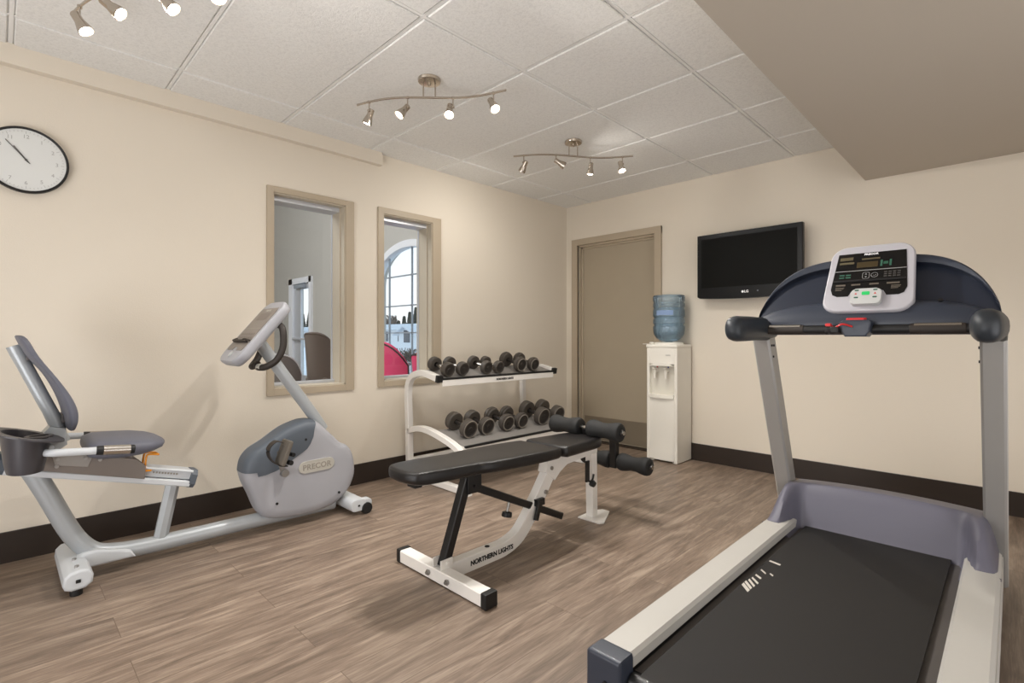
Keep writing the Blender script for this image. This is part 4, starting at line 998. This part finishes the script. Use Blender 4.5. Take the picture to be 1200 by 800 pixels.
for c_ in range(6):
    for r_ in range(2): box(bm, -.095+c_*.034, -.073+c_*.034, -.035-r_*.024, -.020-r_*.024, .0285, .0295)
xf(bm, MX); obj('keys', bm, M['carriage'], ov, smooth=0)
bm = nb(); tube(bm, [(-.125,-.075,.034),(-.06,-.070,.040),(-.04,-.078,.040),(.04,-.078,.040),(.06,-.070,.040),(.125,-.075,.034)], .005, 8, sm=3); box(bm, -.10,.10,-.086,-.078,.027,.043, bev=.002); xf(bm, MX); obj('book_rest', bm, M['strap'], cs)
bm = nb(); lathe(bm, [(.018,.024),(.018,.030),(.012,.032),(0,.032)], (0,-.16,0), (0,0,1), 18); xf(bm, MX); obj('start_button', bm, M['padgrey'], cs)
bm = nb(); tube(bm, [(KX+.085,1.05,1.11),(KX+.135,1.055,1.085),(KX+.15,1.052,.995),(KX+.14,1.025,.925),(KX+.10,.985,.888),(KX+.04,.965,.884),(KX,.975,.900),(KX-.04,.965,.884),(KX-.10,.985,.888),(KX-.14,1.025,.925),(KX-.15,1.052,.995),(KX-.135,1.055,1.085),(KX-.085,1.05,1.11)], .0175, 14, sm=5); hb = obj('handlebar', bm, M['strap'], bk)
bm = nb(); cyl(bm, (KX+.075,.973,.886), (KX+.045,.966,.8845), .0185, 14); obj('sensor_ring', bm, M['badge'], hb)

# ------------------------------------------------------------------ treadmill
TX = -.428
tm = thing('treadmill', 'large grey treadmill with navy console and black belt, right foreground', 'treadmill', (TX,2.0,0))
HW = .394
bm = nb(); box(bm, TX-HW+.03, TX+HW-.03, 1.16, 2.95, .05, .150, bev=.01); obj('base_frame', bm, M['blacksteel'], tm)
for s in (-1,1):
    bm = nb(); xo, xi = TX+s*HW, TX+s*(HW-.102)
    a,b = min(xo,xi), max(xo,xi)
    P = [(a,.10 if s<0 else .165),(a,.192 if s<0 else .192),(a+(.010 if s<0 else .008),.203),(b-(.008 if s<0 else .010),.203),(b,.192),(b,.165 if s<0 else .10)]
    prism(bm, P, 'y', 1.185, 2.78); box(bm, (TX+s*HW)-.004, (TX+s*HW)+.004, 1.185, 2.95, .07, .185, bev=.002)
    if s>0: pass
    obj('side_rail', bm, M['trail'], tm, smooth=25)
    bm = nb(); ec = [(xo+s*.004,.055),(xo+s*.004,.196),(xo-s*.008,.206),(xi+s*.0,.206),(xi-s*.004,.196),(xi-s*.004,.055)]
    prism(bm, [(x,z) for x,z in ec], 'y', 1.118, 1.188, bev=.012, seg=3); ecp = obj('rail_end_cap', bm, M['tnavy'], tm)
    bm = nb()
    for (q,z) in ((.03,.115),(.06,.135)): cyl(bm, (xo-s*q,1.120,z), (xo-s*q,1.114,z), .007, 12)
    obj('screw', bm, M['plastic_black'], ecp)
    bm = nb(); cyl(bm, (xo-s*.05,1.25,0), (xo-s*.05,1.25,.055), .025, 16, bev=.004); cyl(bm, (xo-s*.05,2.85,0), (xo-s*.05,2.85,.055), .025, 16, bev=.004); obj('leveling_foot', bm, M['plastic_black'], tm)
bm = nb(); box(bm, TX-.295, TX+.295, 1.20, 2.78, .135, .152, bev=.002); obj('deck', bm, M['deckside'], tm)
bm = nb()
BW = .257
path = [(1.165,.118),(1.152,.135),(1.156,.153),(1.172,.164),(1.20,.166),(2.70,.166)]
va = [bm.verts.new((TX-BW-.005,y,z)) for y,z in path]; vb = [bm.verts.new((TX+BW-.005,y,z)) for y,z in path]
for i in range(len(path)-1): bm.faces.new((va[i],vb[i],vb[i+1],va[i+1]))
for e in list(bm.edges): pass
g = bmesh.ops.extrude_face_region(bm, geom=list(bm.faces)); bmesh.ops.translate(bm, verts=[v for v in g['geom'] if isinstance(v, bmesh.types.BMVert)], vec=(0,0,-.006))
bl = obj('running_belt', bm, M['belt'], tm, smooth=50)
bm = nb()
for (xa,xb,ya,yb,w) in [(-.682,-.640,2.126,2.116,.006),(-.679,-.655,2.023,2.000,.005),(-.644,-.630,2.012,2.000,.004),(-.679,-.654,1.966,1.947,.006),(-.680,-.648,1.933,1.900,.006),(-.683,-.650,1.910,1.870,.007),(-.687,-.652,1.887,1.846,.008),(-.687,-.652,1.862,1.822,.010)]:
    c0 = [(xa,ya-w),(xb,yb-w),(xb,yb+w),(xa,ya+w)]
    prism(bm, c0, 'z', .166, .1667)
obj('belt_marks', bm, M['mark'], bl, smooth=0)
bm = nb(); cyl(bm, (TX-.285,1.168,.142), (TX+.285,1.168,.142), .022, 20, bev=.002); obj('rear_roller', bm, M['blacksteel'], tm)
# motor hood: height field, arched front recess
bm = nb(); NX, NY = 72, 34; gr = []
def hood_z(u, v):
    # u -1..1 across, v 0..1 front to rear
    au = abs(u)
    side = 1 - max(0,(au-.86)/.14)**2.2*.62             # falls away at the flanks
    top = (.350 + .020*(1-u*u) - .05*v*v)*side
    fin = max(0, min(1, (au-.70)/.14)); fin = fin*fin*(3-2*fin)
    y_foot_mid = .34; y_foot_side = 0.0
    f0 = y_foot_mid*(1-fin) + y_foot_side*fin
    wdt = .13*(1-fin) + .42*fin
    t = max(0, min(1, (v-f0)/wdt)); t = math.sin(t*PI/2)
    base = .150*(1-fin)+.196*fin
    if v > .82: top -= (v-.82)/.18*.10
    return base + (top-base)*t
for i in range(NX+1):
    u = -1+2*i/NX; row = []
    for j in range(NY+1):
        v = j/NY; yy = 2.47+.50*v
        row.append(bm.verts.new((TX+u*(HW+.002), yy, hood_z(u,v))))
    gr.append(row)
for i in range(NX):
    for j in range(NY): bm.faces.new((gr[i][j],gr[i+1][j],gr[i+1][j+1],gr[i][j+1]))
# skirt down to the frame
def skirt_edge(vs):
    lo = [bm.verts.new((v.co.x, v.co.y, .12)) for v in vs]
    for a in range(len(vs)-1): bm.faces.new((vs[a],vs[a+1],lo[a+1],lo[a]))
skirt_edge([r[-1] for r in gr]); skirt_edge(gr[0]); skirt_edge(gr[-1]); skirt_edge([r[0] for r in gr])
obj('motor_hood', bm, M['thood'], tm, smooth=50)
# uprights, leaning back toward the runner
for s in (-1,1):
    bm = nb(); x = TX+s*(HW-.018)
    bar(bm, [(x,2.86,.06),(x,2.43,1.045)], .068, .085, (0,1,0), bev=.008); up_ = obj('upright', bm, M['tgrey'], tm)
    bm = nb(); xs_ = x+s*.0345
    bar(bm, [(xs_,2.86,.06),(xs_,2.43,1.045)], .004, .070, (0,1,0), bev=.001); obj('upright_trim', bm, M['tgrey2'], up_)
    bm = nb()
    for (yy,zz) in ((2.425,1.005),(2.452,1.005),(2.447,.955)): cyl(bm, (x-s*.034,yy,zz),(x-s*.038,yy,zz), .005, 8)
    obj('screw', bm, M['plastic_black'], up_)
# side arm rests
for s in (-1,1):
    bm = nb(); x = TX+s*(HW-.024); rings = []
    prof = [(2.040,.006,.010),(2.046,.026,.032),(2.065,.033,.046),(2.10,.039,.052),(2.20,.046,.052),(2.30,.048,.050),(2.40,.048,.050),(2.47,.046,.046),(2.50,.03,.03)]
    for (y,rx,rz) in prof:
        rings.append([bm.verts.new((x+rx*math.copysign(abs(math.cos(a))**.8,math.cos(a)), y, 1.076+.012*(y-2.06)+rz*math.copysign(abs(math.sin(a))**.8,math.sin(a)))) for a in [2*PI*k/24 for k in range(24)]])
    for A,B in zip(rings, rings[1:]):
        for k in range(24): bm.faces.new((A[k],A[(k+1)%24],B[(k+1)%24],B[k]))
    bm.faces.new(rings[0][::-1]); bm.faces.new(rings[-1]); obj('arm_rest', bm, mat('armrest_rubber',(42,47,53),.42) if s<0 else bpy.data.materials['armrest_rubber'], tm, smooth=60)
# console housing: lofted shell, arch top with two deep pockets
bm = nb(); NU = 56; rows = []
def arch_z(u):
    a = abs(u); return 1.085 + .288*(1-a**3.5)**.60
for i in range(NU+1):
    u = -1+2*i/NU; x = TX+u*(HW+.012); top = arch_z(u); rel = (top-1.085)/.288
    cxm = max(0, 1-abs(u))         # pockets fade to the ends
    shelf_z = 1.085+.098*rel
    ln = .085*rel
    pr_ = [(2.372,1.052),(2.352,1.068),(2.344,1.085),(2.345,1.085+.035*rel),(2.360,1.085+.075*rel),(2.392,shelf_z-.004*rel),(2.400,shelf_z),
           (2.405+.05*rel,shelf_z-.006*rel),(2.408+.058*rel,shelf_z+.01*rel),(2.412+.06*rel+ln*.8,top-.040*rel-.004),(2.410+.035*rel+ln*.8,top-.030*rel-.002),(2.408+.02*rel+ln,top-.022*rel),(2.410+.02*rel+ln,top-.006),(2.418+.02*rel+ln,top),(2.46+.03*rel+ln,top-.004),(2.48+.03*rel+ln,top-.03*rel-.006),(2.50+.03*rel,1.10),(2.47,1.052)]
    rows.append([bm.verts.new((x,y,z)) for y,z in pr_])
for A,B in zip(rows, rows[1:]):
    for k in range(len(pr_)): 
        f = bm.faces.new((A[k],A[(k+1)%len(pr_)],B[(k+1)%len(pr_)],B[k]))
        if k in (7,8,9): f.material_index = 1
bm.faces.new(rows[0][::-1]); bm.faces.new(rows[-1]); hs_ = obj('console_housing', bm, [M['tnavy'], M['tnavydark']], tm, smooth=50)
bm = nb(); cyl(bm, (TX+.24,2.372,1.178), (TX+.24,2.378,1.172), .007, 10); obj('headphone_jack', bm, M['plastic_black'], hs_)
# cross handlebar with sensor grips
bm = nb(); cyl(bm, (TX-.37,2.335,1.073), (TX+.365,2.335,1.073), .0165, 18); br_ = obj('front_handlebar', bm, M['plastic_black'], tm)
for a,b in ((TX-.32,TX-.20),(TX+.17,TX+.30)):
    bm = nb(); cyl(bm, (a-.012,2.335,1.073), (b+.012,2.335,1.073), .019, 18, bev=.002); gp = obj('hand_grip', bm, M['strap'], br_)
    bm = nb(); 
    for k in range(8): pass
    cyl(bm, (a,2.335,1.0785), (b,2.335,1.0785), .0160, 18); obj('sensor_plate', bm, M['chrome'], gp)
# console panel
cd = Vector((0,.155,.270)).normalized(); 
cO = Vector((TX+.020,2.425,1.275)); MX = basis(cO, (1,0,0), cd)     # z faces the runner
PW, PH = .300, .318
def pan(w0, w1, h, r): # trapezoid, wider at the bottom
    pts = rrect(0,0,w0,h,r,6); return [(x*(1+(w1/w0-1)*(.5-y/h)), y) for x,y in pts]
bm = nb(); oc = pan(.276,.302,PH,.055)
lay = [(-.06,.86),(-.045,.95),(-.015,.995),(.0,1.0),(.008,.985),(.011,.955)]
rg = [[bm.verts.new((x*k, y*k, z)) for x,y in oc] for z,k in lay]
for A,B in zip(rg, rg[1:]):
    for i in range(len(oc)): bm.faces.new((A[i],A[(i+1)%len(oc)],B[(i+1)%len(oc)],B[i]))
bm.faces.new(rg[0][::-1]); bm.faces.new(rg[-1]); xf(bm, MX); pn = obj('console_panel', bm, M['console'], tm, smooth=50)
def q2(bm, x0, x1, y0, y1, z=.0135, h=.0006, mi=0, r=0):
    if r: prism(bm, rrect((x0+x1)/2,(y0+y1)/2,x1-x0,y1-y0,r,4), 'z', z, z+h, mi=mi)
    else: box(bm, x0, x1, y0, y1, z, z+h, mi=mi)
bm = nb(); prism(bm, [(-.112,.118),(-.124,-.055),(-.116,-.080),(-.100,-.089),(-.062,-.089),(-.052,-.068),(-.038,-.062),(.038,-.062),(.052,-.068),(.062,-.089),(.100,-.089),(.116,-.080),(.124,-.055),(.112,.118)], 'z', .010, .0132); xf(bm, MX); dp = obj('display_panel', bm, M['glossblack'], pn, smooth=0)
bm = nb(); q2(bm, -.119,.119,.030,.0328); xf(bm, MX); obj('divider_line', bm, M['lettering_grey'], dp, smooth=0)
bm = nb(); q2(bm, -.045,.025,.045,.072, r=.003); xf(bm, MX); obj('lcd_window', bm, M['lcd'], dp, smooth=0)
bm = nb(); q2(bm, -.105,-.06,.085,.100); q2(bm, -.105,-.055,.066,.076); q2(bm, -.03,.03,.083,.090); xf(bm, MX); obj('program_legend', bm, mat('legend_ochre',(90,82,60),.5), dp, smooth=0)
bm = nb(); q2(bm, .033,.040,.046,.076); q2(bm, .062,.069,.046,.076); q2(bm, .043,.058,.055,.068,mi=1); xf(bm, MX); obj('profile_keys', bm, [M['keygreen'], mat('legend_green',(40,84,66),.5)], dp, smooth=0)
bm = nb()
for (x,y) in ((-.100,-.000),(-.078,-.000),(-.100,.012),(-.078,.012)): q2(bm, x, x+.017, y-.003, y+.003)
xf(bm, MX); obj('quick_keys', bm, M['keygreen'], dp, smooth=0)
bm = nb()
ring_ = lambda cx_,cy_,w,h,r: [(a,b,.0138) for a,b in rrect(cx_,cy_,w,h,r,4)]
tube(bm, ring_(-.010,.006,.022,.030,.006), .0008, 5, closed=True); tube(bm, ring_(.018,.006,.022,.022,.0109), .0008, 5, closed=True)
tube(bm, [(.013,.006,.0138),(.018,.002,.0138),(.023,.008,.0138)], .0007, 5)
prism(bm, [(-.014,.010),(-.006,.010),(-.010,.016)], 'z', .0135, .0141); prism(bm, [(-.014,.002),(-.006,.002),(-.010,-.004)], 'z', .0135, .0141)
xf(bm, MX); obj('icon_keys', bm, M['lettering_grey'], dp, smooth=0)
bm = nb()
for c_ in range(4):
    for r_ in range(3): q2(bm, .048+c_*.014, .058+c_*.014, .014-r_*.010, .020-r_*.010)
xf(bm, MX); obj('number_keys', bm, mat('legend_dim',(62,60,58),.5), dp, smooth=0)
bm = nb(); q2(bm, -.118,.118,-.022,-.014,h=.003); xf(bm, MX); obj('book_ledge', bm, M['plastic_black'], dp, smooth=0)
bm = nb()
for x0_,x1_ in ((-.108,-.075),(-.055,-.025),(.005,.035),(.06,.10)): q2(bm, x0_, x1_, -.040,-.033)
for x0_ in (-.108,.075): q2(bm, x0_, x0_+.028, -.056,-.053); q2(bm, x0_, x0_+.030, -.050,-.047); q2(bm, x0_, x0_+.022, -.062,-.059)
xf(bm, MX); obj('small_print', bm, mat('legend_brown',(96,88,78),.5), dp, smooth=0)
text('brand_lettering', 'PRECOR', .0125, M['lettering_white'], dp, MX @ Matrix.Translation((.0,.109,.0137)), bold=.0003)
bm = nb(); prism(bm, rrect(-.0,-.102,.100,.070,.016,5), 'z', .008, .030, bev=.005); xf(bm, MX); pd = obj('control_pad', bm, M['padgrey'], pn)
bm = nb(); prism(bm, rrect(-.0,-.090,.026,.016,.004,4), 'z', .030, .0315, bev=.0005); xf(bm, MX); lab(obj('start_key', bm, M['green'], pd), 'lit green start key')
bm = nb()
for (x,y) in ((-.030,-.108),(.030,-.108),(-.030,-.075),(.030,-.075)): prism(bm, rrect(x,y,.014,.006,.002,3), 'z', .030, .0308)
xf(bm, MX); obj('arrow_keys', bm, M['keygreen'], pd)
bm = nb()
for x in (-.032,.030): prism(bm, [(x-.004,-.094),(x+.004,-.094),(x,-.086)], 'z', .030, .0308)
xf(bm, MX); obj('red_keys', bm, M['red'], pd)
# stop clip on the bar
bm = nb(); prism(bm, [(-.052,1.100),(-.046,1.062),(-.034,1.044),(.034,1.044),(.046,1.062),(.052,1.100),(.04,1.108),(-.04,1.108)], 'y', 2.285, 2.375, bev=.008); xf(bm, Matrix.Translation((TX-.002,0,0))); sc_ = obj('stop_switch_base', bm, M['tnavy'], tm)
bm = nb(); prism(bm, rrect(TX-.002,2.31,.066,.024,.010,4), 'z', 1.103, 1.116, bev=.003); lab(obj('stop_button', bm, M['red'], sc_), 'red stop button')
bm = nb(); tube(bm, [(TX-.01,2.283,1.082),(TX-.04,2.27,1.092),(TX-.065,2.275,1.08),(TX-.085,2.285,1.09)], .0035, 8, sm=4); box(bm, TX-.098, TX-.078, 2.27, 2.29, 1.084, 1.096, bev=.003); lab(obj('safety_cord', bm, M['red'], sc_), 'red safety cord')
bm = nb(); box(bm, TX-.082, TX-.052, 2.268, 2.296, 1.058, 1.084, bev=.006); lathe(bm, [(0,0),(.010,.001),(.010,.012),(0,.013)], (TX-.09,2.28,1.056), (0,-.6,1), 12); obj('safety_clip', bm, M['plastic_black'], sc_)

# ------------------------------------------------------------------ light
def area(name, loc, target, size, energy, color, spread=None, sy=None):
    l = bpy.data.lights.new(name, 'AREA'); l.energy = energy; l.color = color; l.size = size
    if sy: l.shape = 'RECTANGLE'; l.size_y = sy
    o = bpy.data.objects.new(name, l); C.objects.link(o); o.location = loc
    o.rotation_euler = (Vector(target)-Vector(loc)).to_track_quat('-Z','Y').to_euler(); return o
area('room_fill', (1.3,-1.4,1.75), (-1.8,2.2,1.1), 1.6, 22, (1,.98,.95))
area('bounce_up_rear', (-1.3,-1.3,.5), (-1.6,1.4,2.5), 1.8, 46, (.98,.98,1))
area('bounce_up_side', (1.3,1.6,.6), (-1.6,2.0,2.4), 1.8, 22, (.98,.98,1))
area('lounge_fill', (-8,0.0,5.6), (-8.5,3,0), 5, 650, (.97,.98,1))  # added area fill to brighten the lounge, no fixture of its own
w = bpy.data.worlds.new('sky'); scn.world = w; w.use_nodes = True; nt = w.node_tree; bg = nt.nodes['Background']
tc = nt.nodes.new('ShaderNodeTexCoord'); sp_ = nt.nodes.new('ShaderNodeSeparateXYZ'); rp = nt.nodes.new('ShaderNodeValToRGB')
nt.links.new(tc.outputs['Generated'], sp_.inputs[0]); nt.links.new(sp_.outputs['Z'], rp.inputs['Fac']); nt.links.new(rp.outputs['Color'], bg.inputs['Color'])
rp.color_ramp.elements[0].position = 0; rp.color_ramp.elements[0].color = (.97,.97,.98,1); rp.color_ramp.elements[1].position = .45; rp.color_ramp.elements[1].color = (.62,.80,.98,1)
bg.inputs['Strength'].default_value = 1.35

# ------------------------------------------------------------------ camera
cam = bpy.data.cameras.new('camera'); co = bpy.data.objects.new('camera', cam); C.objects.link(co)
cam.sensor_width = 36; cam.lens = 595.35/1200*36; cam.shift_y = -5/1200; cam.clip_start = .05; cam.clip_end = 300
co.location = (0,0,1.042); co.rotation_euler = (PI/2, 0, .7797)
scn.camera = co
